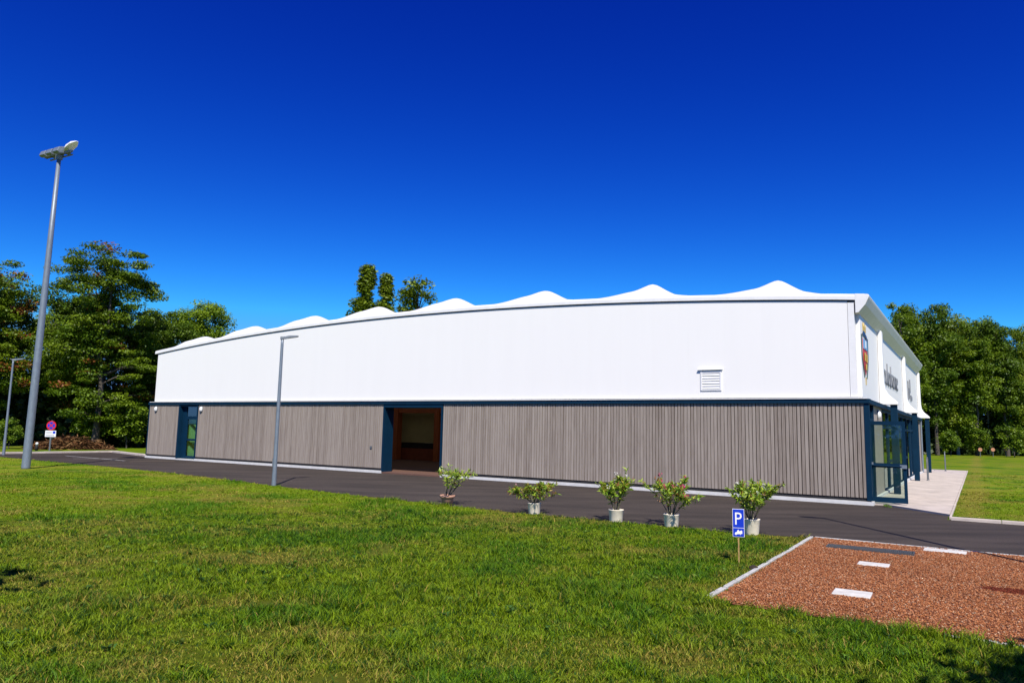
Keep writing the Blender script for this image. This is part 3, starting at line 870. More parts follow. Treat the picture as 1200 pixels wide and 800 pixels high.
# slabs, grating, stone in and beside the gravel
def slab(s0, s1, t0, t1, lb, rz=0.0):
    cxs, cys = W2((s0 + s1) / 2, (t0 + t1) / 2)
    hs_, ht = abs(s1 - s0) / 2, abs(t1 - t0) / 2
    f = MB(); f.box(-hs_, hs_, -ht, ht, -.03, .016)
    o = f.build('concrete_slab', M['slab'], None, bevel=.006, loc=(cxs, cys, .012), rot=(0, 0, -ANG + rz))
    return tag(o, lb, 'slab', 'white concrete slabs in the gravel')
slab(-1.03, -1.45, -13.16, -12.80, 'white concrete slab in red gravel, nearest to the foreground lawn', .03)
slab(-1.00, -1.42, -10.72, -10.42, 'white concrete slab in red gravel, between the dark grating and the nearest slab', .02)
slab(-1.74, -2.36, -8.48, -8.16, 'white concrete slab in red gravel, beside the road edging right of the grating', -.02)
x, y = W2(-.99, -9.1)
gr = empty('drain_grating', (x, y, .012), -ANG + .02, 'long dark metal grating strip lying in the red gravel', 'grating')
f = MB(); f.box(-.64, .64, -.16, -.14, 0, .035); f.box(-.64, .64, .14, .16, 0, .035); f.box(-.66, -.64, -.16, .16, 0, .035); f.box(.64, .66, -.16, .16, 0, .035); f.build('frame', M['grating'], gr)
f = MB()
for i in range(42): f.box(-.63 + i * .03, -.63 + i * .03 + .018, -.14, .14, .01, .03)
f.build('bars', M['grating'], gr)
f = MB(); f.box(-.64, .64, -.14, .14, .0, .006); f.build('tray', M['dark'], gr)

def rock(name, loc, rad, material, label, cat, seed=1):
    import bmesh
    bm = bmesh.new(); bmesh.ops.create_icosphere(bm, subdivisions=3, radius=rad)
    for v in bm.verts:
        k = 1 + .35 * mnoise.noise(v.co * (2.2 / rad) * .5 + Vector((seed, 0, 0)))
        v.co = Vector((v.co.x * k * 1.15, v.co.y * k, v.co.z * k * .8))
    me = bpy.data.meshes.new(name); bm.to_mesh(me); bm.free(); me.materials.append(material)
    for p in me.polygons: p.use_smooth = True
    o = bpy.data.objects.new(name, me); COL.objects.link(o); o.location = loc
    return tag(o, label, cat)
rock('rock', (3.50, 10.62, .02), .055, M['soil'], 'small dark grey stone in the grass by the gravel edging', 'stone')

# crushed brick gravel
def gravel():
    n = 105000
    s = RNG.uniform(-5.2, GR_S1 - .06, n); t = RNG.uniform(GR_T0 + .0, GR_T1 - .02, n)
    # frayed near edge
    keep = t > GR_T0 - .02 + .06 * fbm(s * 2.2, t * 0, 5)
    # keep slabs and grating clear
    for (a0, a1, b0, b1) in ((-1.47, -1.0, -13.2, -12.76), (-1.45, -.97, -10.76, -10.38), (-2.42, -1.68, -8.52, -8.12), (-1.68, -.3, -9.27, -8.93)):
        keep &= ~((s > a0) & (s < a1) & (t > b0) & (t < b1))
    s, t = s[keep], t[keep]; n = len(s)
    x = CX + E1.x * s + E2.x * t; y = CY + E1.y * s + E2.y * t
    r = RNG.uniform(.006, .0145, n)
    base = np.array([[1,0,0],[-1,0,0],[0,1,0],[0,-1,0],[0,0,1],[0,0,-1]], float)
    V = base[None] * r[:, None, None] * RNG.uniform(.6, 1.3, (n, 6, 1))
    V = V + RNG.normal(0, 1, (n, 6, 3)) * r[:, None, None] * .25
    a = RNG.uniform(0, 6.283, n); b_ = RNG.uniform(-.7, .7, n)
    ca, sa, cb, sb = np.cos(a), np.sin(a), np.cos(b_), np.sin(b_)
    x1 = V[..., 0] * ca[:, None] - V[..., 1] * sa[:, None]; y1 = V[..., 0] * sa[:, None] + V[..., 1] * ca[:, None]
    y2 = y1 * cb[:, None] - V[..., 2] * sb[:, None]; z2 = y1 * sb[:, None] + V[..., 2] * cb[:, None]
    z2 = z2 * .6
    V = np.stack([x1 + x[:, None], y2 + y[:, None], z2 + .014 + r[:, None] * .45 + RNG.uniform(0, .008, (n, 1))], -1).reshape(-1, 3)
    tri = np.array([[0,2,4],[2,1,4],[1,3,4],[3,0,4],[2,0,5],[1,2,5],[3,1,5],[0,3,5]])
    F = (tri[None] + (np.arange(n) * 6)[:, None, None]).reshape(-1, 3)
    pal = np.array([[.38, .150, .060], [.30, .105, .040], [.43, .205, .105], [.19, .065, .030], [.47, .31, .20], [.34, .120, .047]])
    c = pal[RNG.choice(6, n, p=[.3, .22, .16, .14, .06, .12])] * RNG.uniform(.75, 1.2, (n, 1))
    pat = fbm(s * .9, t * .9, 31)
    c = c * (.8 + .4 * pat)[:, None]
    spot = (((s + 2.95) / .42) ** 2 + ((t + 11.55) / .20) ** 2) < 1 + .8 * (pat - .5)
    c[spot] = np.array([.15, .030, .014]) * RNG.uniform(.7, 1.2, (spot.sum(), 1))     # patch of darker red-brown stones
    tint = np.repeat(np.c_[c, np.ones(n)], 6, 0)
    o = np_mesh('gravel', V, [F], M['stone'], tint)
    tag(o, 'loose red-brown crushed brick gravel', 'gravel', kind='stuff')
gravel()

# ------------------------------------------------------------------ grass
def grass():
    xs, ys, hs_, ws_ = [], [], [], []
    ds_ = []
    def zone(d0, d1, dens, hmul, wmul, half=.80, per=9):
        amax = math.atan(half)
        n = int(amax * (d1 * d1 - d0 * d0) * dens / per)
        rr_ = np.sqrt(RNG.uniform(d0 * d0, d1 * d1, n)); th = RNG.uniform(-amax, amax, n)
        cx_, cy_ = np.repeat(rr_ * np.sin(th), per), np.repeat(rr_ * np.cos(th), per)
        rad = np.repeat(RNG.uniform(.012, .05, n), per)
        cx_ = cx_ + RNG.normal(0, 1, n * per) * rad; cy_ = cy_ + RNG.normal(0, 1, n * per) * rad
        xs.append(cx_); ys.append(cy_); hs_.append(np.full(n * per, hmul) * np.repeat(RNG.uniform(.55, 1.5, n), per)); ws_.append(np.full(n * per, wmul))
        ds_.append(np.repeat(RNG.normal(0, 1, n), per))
    zone(4.0, 7.0, 6200, 1.0, 1.0, .86); zone(7.0, 10, 4600, 1.0, 1.1); zone(10, 14, 2500, 1.0, 1.3); zone(14, 20, 1400, .85, 1.6); zone(20, 32, 900, .6, 2.2); zone(30, 50, 110, .5, 3.5)
    x, y, hm, wm, tv = map(np.concatenate, (xs, ys, hs_, ws_, ds_))
    ok, s, t = classify(x, y)
    # blades may lean over the edgings a little but never grow in road or gravel
    dry = dryness(x, y, s, t); lu = lush(x, y)
    bare = np.clip((fbm(x * 1.6 + 9, y * 1.6, 77, 3) - .60) * 6, 0, 1) * np.clip(dry * 2, 0, 1)
    ok &= RNG.uniform(0, 1, len(x)) > bare * .8 + dry * .25
    x, y, hm, wm, dry, lu, s, t, tv = (a[ok] for a in (x, y, hm, wm, dry, lu, s, t, tv))
    n = len(x)
    tuft = fbm(x * 5.5, y * 5.5, 41, 3)
    big = np.clip((fbm(x * .7, y * .7, 63, 3) - .5) * 5, 0, 1)
    hgt = (.016 + .036 * np.clip((tuft - .3) * 2, 0, 1) + .020 * lu + .03 * big * (tuft > .5)) * RNG.uniform(.6, 1.35, n) * (1 - .35 * dry) * hm
    near_edge = np.clip(1 - (lawn_edge(s) - t) / .35, 0, 1) * (t < lawn_edge(s))
    hgt = hgt * (1 + .5 * near_edge)
    wid = RNG.uniform(.0022, .0045, n) * wm
    a = RNG.uniform(0, 2 * np.pi, n); lean = RNG.uniform(.4, 1.5, n) * hgt
    dx, dy = np.cos(a), np.sin(a)
    b = RNG.uniform(0, 2 * np.pi, n); px, py = np.cos(b), np.sin(b)
    def P(f, l, z): return np.stack([x + px * wid * f + dx * lean * l, y + py * wid * f + dy * lean * l, z * hgt], 1)
    V = np.stack([P(-1, 0, -.05), P(1, 0, -.05), P(.8, .35, .62), P(-.8, .35, .62), P(0, 1, 1)], 1).reshape(-1, 3)
    k = np.arange(n) * 5
    Q = np.stack([k, k + 1, k + 2, k + 3], 1); T = np.stack([k + 3, k + 2, k + 4], 1)
    c = lawn_col(np.clip(dry * RNG.uniform(.3, 1.5, n), 0, 1), np.clip(lu + tv * .35 + RNG.normal(0, .15, n), 0, 1))
    yel = RNG.uniform(0, 1, n) < .03 + .3 * dry
    c[yel] = DRY * RNG.uniform(.7, 1.2, (yel.sum(), 1))
    drk = ((RNG.uniform(0, 1, n) < .16) | (tv > .95)) & (np.hypot(x, y) < 17)
    c[drk] = GREEN_D * RNG.uniform(.8, 1.6, (drk.sum(), 1))
    c = c * RNG.uniform(.75, 1.25, (n, 1))
    tint = np.repeat(np.c_[c, np.ones(n)], 5, 0)
    o = np_mesh('grass', V, [Q, T], M['blade'], tint)
    tag(o, 'short mown lawn grass with dry yellow patches', 'grass', kind='stuff')
grass()

# ------------------------------------------------------------------ broad-leaved weeds in the lawn
def lawn_weeds():
    n, per = 420, 9
    r_ = np.sqrt(RNG.uniform(25, 230, n)); th = RNG.uniform(-.68, .68, n)
    cx_, cy_ = r_ * np.sin(th), r_ * np.cos(th)
    ok, s, t = classify(cx_, cy_); ok &= fbm(cx_ * .6, cy_ * .6, 91, 3) > .48
    cx_, cy_ = cx_[ok], cy_[ok]; n = len(cx_)
    x = np.repeat(cx_, per) + RNG.normal(0, .012, n * per); y = np.repeat(cy_, per) + RNG.normal(0, .012, n * per)
    a = RNG.uniform(0, 6.283, n * per); L = RNG.uniform(.025, .07, n * per); wd = L * RNG.uniform(.18, .3, n * per)
    dx, dy = np.cos(a), np.sin(a); z0 = .02
    up_ = RNG.uniform(.2, .9, n * per) * L
    V = np.stack([np.stack([x, y, 0 * x + .004], 1), np.stack([x + dx * L * .5 - dy * wd, y + dy * L * .5 + dx * wd, z0 + up_ * .6], 1),
                  np.stack([x + dx * L, y + dy * L, z0 + up_ * .7], 1), np.stack([x + dx * L * .5 + dy * wd, y + dy * L * .5 - dx * wd, z0 + up_ * .6], 1)], 1).reshape(-1, 3)
    k = np.arange(n * per) * 4
    pal = np.array([(.06, .14, .012), (.10, .20, .015), (.045, .11, .02), (.13, .21, .03)])
    c = np.repeat(pal[RNG.integers(0, 4, n)], per, 0) * RNG.uniform(.75, 1.25, (n * per, 1))
    o = np_mesh('lawn_weeds', V, [np.stack([k, k + 1, k + 2, k + 3], 1)], M['blade'], np.repeat(np.c_[c, np.ones(n * per)], 4, 0))
    tag(o, 'low broad-leaved weeds scattered through the lawn', 'weeds', kind='stuff')
lawn_weeds()

# ------------------------------------------------------------------ potted oleanders
def leaf_quads(P, D, L, Wd, rng, fold=.25):
    """long leaves: base P, direction D, length L, width Wd -> V (n*6), quads"""
    n = len(P)
    D = D / np.linalg.norm(D, axis=1, keepdims=True)
    ref = rng.normal(0, 1, (n, 3)); S = np.cross(D, ref); S /= np.linalg.norm(S, axis=1, keepdims=True)
    Nn = np.cross(S, D)
    L = L[:, None]; Wd = Wd[:, None]
    a = P; m1 = P + D * L * .45 + S * Wd; m2 = P + D * L * .45 - S * Wd; tip = P + D * L - np.array([0, 0, 1]) * L * .12
    V = np.stack([a, m1 + Nn * Wd * fold, tip, m2 + Nn * Wd * fold], 1).reshape(-1, 3)
    k = np.arange(n) * 4
    return V, np.stack([k, k + 1, k + 2, k + 3], 1)

def potted(px, py, potkind, pot_r, pot_h, spread, hgt, nst, label, flower, dens, seed, leanx=0.0, spike=0.0, yellow=.2):
    spread *= 1.7
    rng = np.random.default_rng(seed); rd = random.Random(seed)
    o = empty('potted_oleander', (px, py, .0), 0, label, 'potted plant', 'potted oleanders along the road edge')
    f = MB()
    if potkind == 'terracotta':
        f.lathe([(0, 0), (pot_r * .66, 0), (pot_r * .85, pot_h * .72), (pot_r * .87, pot_h * .74), (pot_r * 1.02, pot_h * .75), (pot_r * 1.04, pot_h * .97), (pot_r, pot_h), (pot_r * .86, pot_h), (pot_r * .84, pot_h * .86), (0, pot_h * .86)], 28)
        f.build('pot', M['terracotta'], o)
    else:
        f.lathe([(0, 0), (pot_r * .80, 0), (pot_r * .83, .01), (pot_r * .97, pot_h * .93), (pot_r, pot_h * .95), (pot_r, pot_h), (pot_r * .9, pot_h), (pot_r * .88, pot_h * .88), (0, pot_h * .88)], 28)
        f.build('pot', M['pot_white'], o)
    f = MB(); f.lathe([(pot_r * .8, pot_h * .885), (pot_r * .5, pot_h * .905), (0, pot_h * .93)], 18); f.build('soil', M['soil'], o)
    st = MB(); tips = []
    for i in range(nst):
        a = 2 * math.pi * i / nst + rd.uniform(-.5, .5); sp = spread * rd.uniform(.25, 1.0) ** .8
        hh = hgt * rd.uniform(.6, 1.0) * (1 - .22 * (sp / spread) ** 2)
        if spike and i == 0: hh, sp = hgt + spike, spread * .35; a = .2
        b0 = Vector((math.cos(a) * pot_r * .25, math.sin(a) * pot_r * .25, pot_h * .88))
        tip = Vector((math.cos(a) * sp + leanx * rd.uniform(0, 1), math.sin(a) * sp, pot_h + hh))
        mid = b0.lerp(tip, .5) + Vector((-math.cos(a) * sp * .12, -math.sin(a) * sp * .12, hh * .05))
        pts = [b0, b0.lerp(mid, .5) + Vector((rd.uniform(-.01, .01), rd.uniform(-.01, .01), 0)), mid, mid.lerp(tip, .5) + Vector((rd.uniform(-.02, .02), rd.uniform(-.02, .02), 0)), tip]
        st.tube(pts, [.010, .009, .007, .005, .003], 6)
        tips.append(pts)
        for q in range(2):
            fr_ = rd.uniform(.45, .75); base = mid.lerp(tip, (fr_ - .45) * 1.5)
            t2 = base + Vector((rd.uniform(-.16, .16), rd.uniform(-.16, .16), rd.uniform(.10, .24)))
            st.tube([base, base.lerp(t2, .5) + Vector((0, 0, -.01)), t2], [.005, .004, .003], 5)
            tips.append([base, base.lerp(t2, .3), base.lerp(t2, .5), base.lerp(t2, .75), t2])
    st.build('stem', M['stem'], o)
    P, D, C = [], [], []
    for pts in tips:
        n = int(dens * 1.55 * rd.uniform(.7, 1.3))
        for k in range(n):
            u = 1 - rd.random() ** 1.2 * .70
            x_ = u * (len(pts) - 1); i = min(int(x_), len(pts) - 2)
            p = pts[i].lerp(pts[i + 1], x_ - i)
            ax = (pts[-1] - pts[-2]).normalized()
            d = ax * rd.uniform(.1, .9) + Vector((rd.gauss(0, .6), rd.gauss(0, .6), rd.gauss(.1, .4)))
            P.append(p); D.append(d)
            r_ = rd.random()
            if r_ < yellow * .5: C.append((.30, .23, .03))
            elif r_ < yellow * .8: C.append((.24, .10, .03))
            elif r_ < .6: C.append((.34, .44, .04))
            else: C.append((.19, .32, .022))
    P, D, C = np.array(P), np.array(D), np.array(C) * rng.uniform(.75, 1.3, (len(C), 1))
    V, F = leaf_quads(P, D, rng.uniform(.07, .14, len(P)), rng.uniform(.010, .018, len(P)), rng)
    np_mesh('foliage', V, [F], M['oleander'], np.repeat(np.c_[C, np.ones(len(C))], 4, 0), parent=o)
    if flower:
        for pts in rd.sample(tips, min(len(tips), flower[1])):
            c = pts[-1] + Vector((0, 0, .055))
            P = np.array([c + Vector((rd.gauss(0, .02), rd.gauss(0, .02), rd.gauss(0, .014))) for k in range(flower[2])])
            C = np.array([flower[0]] * len(P)) * rng.uniform(.8, 1.1, (len(P), 1))
            D = rng.normal(0, 1, P.shape) + np.array([0, 0, .6])
            V, F = leaf_quads(P, D, rng.uniform(.032, .055, len(P)), rng.uniform(.014, .024, len(P)), rng, .1)
            np_mesh('flower', V, [F], M['flower'], np.repeat(np.c_[C, np.ones(len(C))], 4, 0), parent=o)
    return o
WHT = (.75, .72, .66); PNK = (.62, .06, .16)
potted(-1.53, 18.41, 'terracotta', .185, .26, .42, .80, 8, 'oleander without flowers in a terracotta pot before the open gateway', None, 17, 3, leanx=.28, yellow=.12)
potted(.59, 16.95, 'white', .155, .255, .40, .50, 13, 'low rounded oleander with red-brown leaves in a pale pot, second from the gateway', ((.55, .30, .30), 3, 5), 24, 11, yellow=.5)
potted(2.30, 15.83, 'white', .165, .26, .42, .68, 12, 'bushy pale green oleander with one tall spike in a pale pot', (WHT, 4, 9), 24, 21, spike=.16, yellow=.22)
potted(3.34, 15.17, 'white', .165, .26, .46, .80, 11, 'open oleander with small pink flowers in a pale pot', (PNK, 9, 7), 24, 31, yellow=.25)
potted(4.68, 14.26, 'white', .16, .30, .46, .86, 13, 'tall oleander with white flowers in a pale pot behind the parking sign', (WHT, 9, 10), 26, 41, yellow=.15)

def tuft(name, px, py, n, ln, wd, h0, cols, label, cat, seed, z=0.0, ball=(0.3, .3, .3), up_=.6, parent=None, group=None):
    rng = np.random.default_rng(seed)
    u = rng.normal(0, 1, (n, 3)); u /= np.linalg.norm(u, axis=1, keepdims=True)
    r = rng.uniform(.2, 1, n) ** .5
    P = u * r[:, None] * np.array(ball); P[:, 2] = np.abs(P[:, 2]) + h0
    D = u * .7 + rng.normal(0, .5, (n, 3)); D[:, 2] += up_
    V, F = leaf_quads(P, D, rng.uniform(.6, 1.2, n) * ln, rng.uniform(.6, 1.2, n) * wd, rng)
    c = np.array(cols)[rng.integers(0, len(cols), n)] * rng.uniform(.7, 1.3, (n, 1))
    o = np_mesh(name, V, [F], M['oleander'], np.repeat(np.c_[c, np.ones(n)], 4, 0))
    o.location = (px, py, z)
    return tag(o, label, cat, group)
x, y = W2(-.42, -.2)
tuft('weed', x, y, 60, .07, .012, .0, [(.10, .19, .02), (.16, .2, .03)], 'small green weed growing at the foot of the open glass door', 'weed', 5, .01, (.09, .09, .05))

# ------------------------------------------------------------------ trees
def tree_parts(kind, seed, hgt, rx, ry, nclump, nleaf, lsize, z0, cols, accent=None, flat=.4, trunk_r=.18, bark='bark', top_heavy=.5, crad=.9):
    """tapered trunk with limbs (one mesh) and a crown of leaf faces in clumps (one mesh)"""
    rng = np.random.default_rng(seed); rd = random.Random(seed)
    H = hgt - z0
    cs = []
    lobes = []
    for i in range(7 if kind != 'poplar' else 3):
        a = rd.uniform(0, 6.283); q = rd.uniform(.15, .55)
        lobes.append((math.cos(a) * q * rx, math.sin(a) * q * ry, z0 + H * rd.uniform(.3, .82), rd.uniform(.42, .62)))
    lobes.append((0, 0, z0 + H * .62, .75)); lobes.append((rd.uniform(-.2, .2) * rx, 0, z0 + H * .82, .42)); lobes.append((0, 0, z0 + H * .3, .62))
    while len(cs) < nclump:
        if kind == 'poplar':
            zz = rd.random() ** .9; r_ = math.sqrt(rd.random()) * rd.choice((.8, 1, 1, 1.3)) * (1 - abs(zz - .38) ** 1.6) * (1 if zz < .38 else (1.06 - zz) / .68)
            a = rd.uniform(0, 6.283)
            p = (math.cos(a) * r_ * rx, math.sin(a) * r_ * ry, z0 + zz * H)
            if mnoise.noise(Vector(p) * .6 + Vector((seed * 2.3, 0, 0))) < -.20: continue
            cs.append(p); continue
        lb = rd.choice(lobes)
        u = Vector((rd.gauss(0, 1), rd.gauss(0, 1), rd.gauss(0, 1))).normalized() * (rd.uniform(.35, 1.0) ** .6) * lb[3]
        p = (lb[0] + u.x * rx, lb[1] + u.y * ry, lb[2] + u.z * H * .5)
        if p[2] < z0 - .05 * H or p[2] > hgt: continue
        # an uneven outline
        if mnoise.noise(Vector(p) * .35 + Vector((seed * 3.1, 0, 0))) < -.28: continue
        cs.append(p)
    cs = np.array(cs)
    # limbs
    mb = MB()
    bend = [Vector((rd.uniform(-.25, .25) * k * .5, rd.uniform(-.25, .25) * k * .5, hgt * .93 * k / 6)) for k in range(7)]
    bend[0] = Vector((0, 0, -.1))
    mb.tube(bend, [trunk_r * (1.25 if k == 0 else 1) * (1 - .9 * k / 6) + .01 for k in range(7)], 9)
    if kind != 'poplar' or True:
        pick = rd.sample(range(len(cs)), min(len(cs), 75))
        for i in pick:
            e = Vector(cs[i]); zb = max(z0 * .7, min(e.z - .2 * (e.xy.length + .5), hgt * .8))
            kx = max(0, min(5.99, zb / (hgt * .93) * 6)); k0 = int(kx); b0 = bend[k0].lerp(bend[k0 + 1], kx - k0)
            md = b0.lerp(e, .5) + Vector((0, 0, .12 * (e - b0).length)); r0_ = trunk_r * .38 * (1 - .6 * kx / 6)
            mb.tube([b0, md, e], [r0_, r0_ * .6, .012], 6)
    trunk_v = mb
    n = nclump * nleaf
    ci = np.repeat(np.arange(nclump), nleaf)
    cr = rng.uniform(.65, 1.25, nclump)[ci] * crad
    off = rng.normal(0, 1, (n, 3)); off /= np.linalg.norm(off, axis=1, keepdims=True)
    off *= (rng.uniform(0, 1, n) ** .5)[:, None]
    P = cs[ci] + off * cr[:, None] * np.array([1, 1, flat])
    if kind == 'birch':     # hanging sprays
        P[:, 2] -= rng.uniform(0, 1, n) ** 2 * .9
    Nn = rng.normal(0, .55, (n, 3)) + off * .5 + np.array([0, 0, .85]); Nn /= np.linalg.norm(Nn, axis=1, keepdims=True)
    ref = rng.normal(0, 1, (n, 3)); U = np.cross(Nn, ref); U /= np.linalg.norm(U, axis=1, keepdims=True); Vv = np.cross(Nn, U)
    sz = (rng.uniform(.55, 1.3, n) * lsize)[:, None]
    V = np.stack([P - U * sz, P + Vv * sz * .55, P + U * sz, P - Vv * sz * .55], 1).reshape(-1, 3)
    k = np.arange(n) * 4; F = np.stack([k, k + 1, k + 2, k + 3], 1)
    cols = np.array(cols)
    ct = rng.uniform(0, 1, nclump)[ci] * .7 + rng.uniform(0, 1, n) * .3
    c = cols[0] * (1 - ct)[:, None] + cols[1] * ct[:, None]
    if accent is not None:
        ac = (rng.uniform(0, 1, nclump) < accent[1])[ci] & (rng.uniform(0, 1, n) < .6)
        c[ac] = np.array(accent[0]) * rng.uniform(.7, 1.3, (ac.sum(), 1))
    c = c * rng.uniform(.75, 1.3, (n, 1))
    return trunk_v, V, F, np.repeat(np.c_[c, np.ones(n)], 4, 0), bark

PROTO = {}
def proto(name, *a, **k):
    tb, V, F, T, bark = tree_parts(*a, **k)
    to = tb.build('trunk', M[bark]); tm = to.data; bpy.data.objects.remove(to)
    PROTO[name] = (tm, np_mesh('crown', V, [F], M['leaf'], T, link=False))
def tree(p, name, x, y, sc, rz, label, group, szz=1.0, wide=1.0):
    o = empty(name, (x, y, 0), rz, label, 'tree', group)
    o.scale = (sc * wide, sc * wide, sc * szz)
    for nm, me in zip(('trunk', 'crown'), PROTO[p]):
        c = bpy.data.objects.new(nm, me); COL.objects.link(c); c.parent = o
    return o

G5 = [(.10, .19, .006), (.26, .35, .015)]
G1 = [(.056, .118, .003), (.175, .245, .007)]
G2 = [(.060, .125, .004), (.180, .260, .010)]
G3 = [(.045, .100, .004), (.135, .205, .008)]
G4 = [(.10, .165, .006), (.23, .29, .016)]
RED = (.22, .075, .015)
proto('acacia_a', 'broad', 101, 14.6, 5.0, 4.4, 300, 270, .096, 1.2, G1, (RED, .06), .36, .24)
proto('acacia_b', 'broad', 102, 13.4, 4.4, 4.4, 260, 260, .096, 1.0, G1, (RED, .15), .36, .22)
proto('acacia_c', 'broad', 103, 13.0, 4.3, 4.4, 260, 250, .096, .8, G3, (RED, .05), .42, .2)
proto('round_a', 'broad', 111, 12.5, 3.8, 3.8, 210, 240, .10, 1.2, G5, None, .6, .2)
proto('wood_a', 'birch', 121, 16.5, 3.4, 3.4, 190, 190, .125, 2.6, G2, None, .8, .16, 'bark_pale')
proto('wood_b', 'broad', 122, 15.5, 3.7, 3.7, 190, 190, .13, 1.6, G1, None, .65, .18)
proto('wood_c', 'broad', 123, 16.2, 3.6, 3.6, 190, 190, .13, 3.0, G3, None, .65, .2)
proto('wood_d', 'birch', 124, 14.5, 3.2, 3.2, 170, 190, .125, 1.4, G4, None, .8, .14, 'bark_pale')
proto('poplar', 'poplar', 131, 18.5, 1.9, 1.9, 170, 120, .14, 2.5, G4, None, 1.2, .22, crad=.55)
proto('poplar_b', 'broad', 137, 17.0, 2.3, 2.3, 70, 110, .14, 5.5, G4, None, 1.2, .22, crad=.55)
proto('shrub', 'broad', 141, 3.2, 1.6, 1.6, 46, 80, .10, .2, G2, None, .7, .04, crad=.5)

gl = 'tall trees left of the hall'
tree('acacia_a', 'broadleaf_tree', -30.0, 53.0, 1.0, .4, 'tallest broad tree left of the hall, with layered foliage and red-brown tips', gl)
tree('acacia_b', 'broadleaf_tree', -37.5, 51.5, 1.0, 3.6, 'red-tinged broad tree at the left edge behind the small lamp post', gl)
tree('acacia_c', 'broadleaf_tree', -28.2, 57.0, .80, 4.0, 'darker broad tree between the tallest left tree and the bright green one', gl)
tree('acacia_c', 'broadleaf_tree', -34.0, 56.5, 1.0, 1.1, 'dark broad tree behind the tall mast, between the red-tinged and tallest trees', gl)
tree('round_a', 'broadleaf_tree', -26.4, 60.0, .98, 1.4, 'bright green round-topped tree rising behind the left end of the hall', gl)
tree('acacia_b', 'broadleaf_tree', -42.5, 57.0, 1.05, 5.0, 'broad tree mostly cut by the left picture edge', gl)
tree('round_a', 'broadleaf_tree', -31.5, 62.0, .92, 2.0, 'rear tree filling the gap behind the tallest left tree', gl)
tree('round_a', 'broadleaf_tree', -39.0, 62.0, .95, 3.3, 'rear tree filling the gap behind the red-tinged left tree', gl)
tree('acacia_c', 'broadleaf_tree', -23.2, 60.5, .72, 2.9, 'low dark tree touching the left end of the hall', gl)
gp = 'slender poplars behind the hall roof'
def tx(px, d): return (px - 600) / 849.5 * d
tree('poplar', 'poplar_tree', tx(428, 74) - .2, 74, 1.0, .2, 'tallest slender poplar rising behind the roof', gp, .985, 1.55)
tree('poplar', 'poplar_tree', tx(449, 75), 75, .95, 1.9, 'narrow poplar behind the roof, middle of the cluster', gp, 1.0, 1.35)
tree('poplar_b', 'poplar_tree', tx(480, 75), 75, 1.0, .7, 'sparse open-crowned tree at the right of the cluster behind the roof', gp, 1.02, 1.4)

gw = 'trees of the wood right of the hall'
wood = [('wood_b', 1052, 84, 1.05, 'bushy tree of the wood standing closest to the white eave'),
        ('wood_a', 1072, 88, 1.0, 'tall pale-trunked tree of the wood, second from the hall'),
        ('wood_c', 1098, 85, 1.0, 'dark green tree with two pale bare stems at its foot'),
        ('wood_d', 1120, 88, 1.08, 'yellow-green drooping tree in the middle of the wood'),
        ('wood_b', 1140, 86, .95, 'bushy mid-green tree behind the leftmost disc marker'),
        ('wood_a', 1160, 89, .93, 'pale-trunked tree behind the middle disc marker'),
        ('wood_c', 1183, 86, .92, 'dark tree behind the rightmost disc marker'),
        ('wood_d', 1206, 88, 1.0, 'light green drooping tree cut by the right picture edge'),
        ('wood_b', 1240, 88, 1.0, 'bushy tree of the wood just past the right picture edge'),
        ('wood_c', 1030, 92, .98, 'tree of the wood hidden mostly behind the facade'),
        ('wood_a', 1056, 97, 1.0, None), ('wood_c', 1085, 96, 1.0, None), ('wood_b', 1110, 97, 1.05, None), ('wood_a', 1135, 98, 1.0, None),
        ('wood_c', 1165, 97, 1.0, None), ('wood_b', 1190, 98, 1.0, None), ('wood_a', 1220, 98, 1.0, None)]
for i, (p, px, d, sc, lb) in enumerate(wood):
    tree(p, 'woodland_tree', tx(px, d), d + random.uniform(-.8, .8), sc, i * 2.39, lb or 'tree in the dense rear rows of the wood, seen only through gaps', gw if lb else 'rear trees of the wood', 1.10)
gs2 = 'shrubs at the foot of the trees'
for i, (p, x, y, sc, lb) in enumerate((
        ('shrub', tx(14, 50), 48.8, .34, 'little rounded green bush at the far left beside the small lamp post'),
        ('shrub', tx(45, 50), 47.8, .62, 'green bush left of the no stopping sign'),
        ('shrub', tx(160, 54), 53.5, 1.1, 'sunlit green shrub under the trees next to the hall'),
        ('shrub', tx(120, 54), 53.5, 1.0, 'sunlit green shrub behind the brush heap'),
        ('shrub', tx(1118, 81), 82, .9, 'pale shrub with bare stems at the wood edge'),
        ('shrub', tx(1193, 81), 82, 1.1, 'green shrub at the wood edge by the right picture edge'),
        ('shrub', tx(1150, 84), 85, 1.0, 'green shrub hanging over the disc markers'))):
    o = empty('shrub', (x, y, 0), i * 1.7, lb, 'shrub', gs2); o.scale = (sc, sc, sc)
    for nm, me in zip(('stem', 'foliage'), PROTO['shrub']):
        c = bpy.data.objects.new(nm, me); COL.objects.link(c); c.parent = o

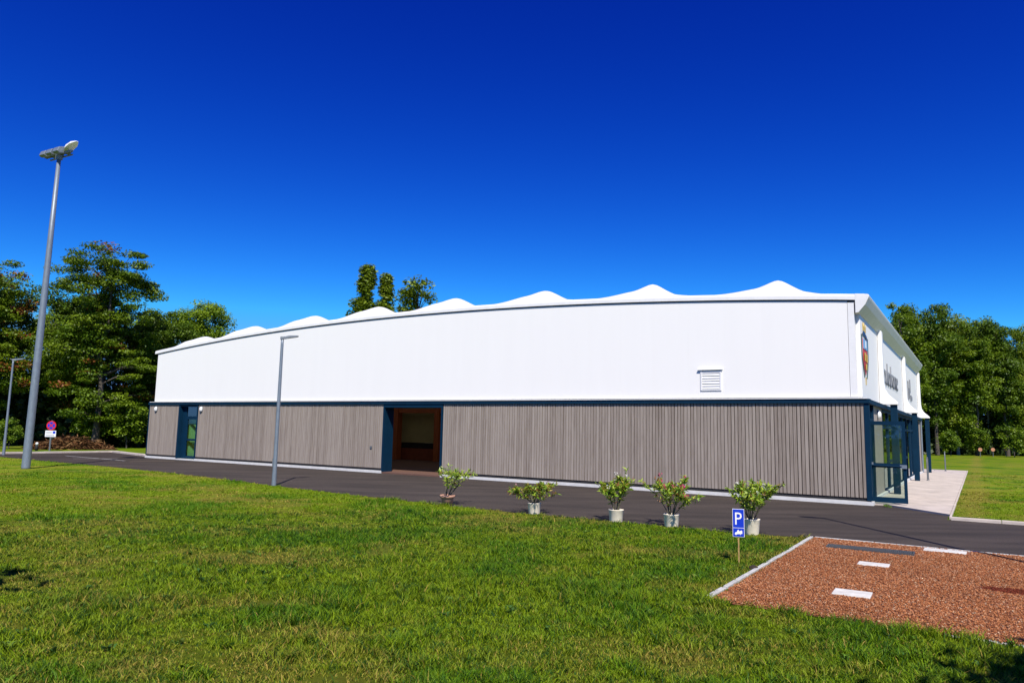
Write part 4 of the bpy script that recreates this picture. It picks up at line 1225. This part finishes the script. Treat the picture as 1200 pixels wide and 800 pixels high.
# dark undergrowth of the two woods: far mass nobody could count
def undergrowth(name, x0, x1, y0, y1, hmax, n, label, seed):
    rng = np.random.default_rng(seed)
    x = rng.uniform(x0, x1, n); y = rng.uniform(y0, y1, n); z = rng.uniform(0, 1, n) ** 1.2 * hmax * (.5 + .8 * fbm(x * .4, y * .4, seed))
    P = np.stack([x, y, z], 1)
    Nn = rng.normal(0, 1, (n, 3)) + np.array([0, -.2, .4]); Nn /= np.linalg.norm(Nn, axis=1, keepdims=True)
    U = np.cross(Nn, rng.normal(0, 1, (n, 3))); U /= np.linalg.norm(U, axis=1, keepdims=True); Vv = np.cross(Nn, U)
    sz = rng.uniform(.15, .4, n)[:, None]
    V = np.stack([P - U * sz, P + Vv * sz * .6, P + U * sz, P - Vv * sz * .6], 1).reshape(-1, 3)
    k = np.arange(n) * 4
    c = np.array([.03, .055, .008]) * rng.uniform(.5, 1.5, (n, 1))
    tag(np_mesh(name, V, [np.stack([k, k + 1, k + 2, k + 3], 1)], M['leaf'], np.repeat(np.c_[c, np.ones(n)], 4, 0)), label, 'undergrowth', kind='stuff')
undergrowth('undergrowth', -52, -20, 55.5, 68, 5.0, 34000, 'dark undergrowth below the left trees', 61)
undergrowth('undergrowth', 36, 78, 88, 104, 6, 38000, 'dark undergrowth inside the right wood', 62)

# heap of cut brush
def brush_heap():
    rng = np.random.default_rng(9); n = 2600
    u = rng.uniform(-1, 1, n); v = rng.uniform(-1, 1, n)
    hmax = np.clip(1 - np.abs(u) ** 1.8, 0, 1) * (.75 + .35 * fbm(u * 3, v * 3, 4)) * np.clip(1 - v * v, 0, 1)
    z = rng.uniform(0, 1, n) ** .6 * hmax * 1.0
    P = np.stack([u * 2.5, v * 1.1, z], 1)
    D = rng.normal(0, 1, (n, 3)); D[:, 2] *= .35; D /= np.linalg.norm(D, axis=1, keepdims=True)
    V, F = leaf_quads(P, D, rng.uniform(.2, .6, n), rng.uniform(.02, .05, n), rng)
    pal = np.array([(.16, .07, .028), (.10, .045, .02), (.22, .12, .05), (.06, .03, .015)])
    c = pal[rng.integers(0, 4, n)] * rng.uniform(.7, 1.2, (n, 1))
    o = np_mesh('brush_heap', V, [F], M['brush'], np.repeat(np.c_[c, np.ones(n)], 4, 0))
    o.location = (-29.5, 49.3, 0); o.rotation_euler = (0, 0, R(30))
    tag(o, 'heap of dry red-brown cut brush lying before the left trees', 'brush heap')
brush_heap()

# two trees behind the viewpoint: their shadows fall on the lower corners of the lawn
tree('shrub', 'garden_tree', -6.2, 2.2, 1.7, .5, 'small tree past the lower left edge that shades the lawn corner', 'trees beside the viewpoint')
tree('shrub', 'garden_tree', 6.5, 1.3, 1.9, 2.5, 'small tree past the lower right edge that shades the lawn corner', 'trees beside the viewpoint')
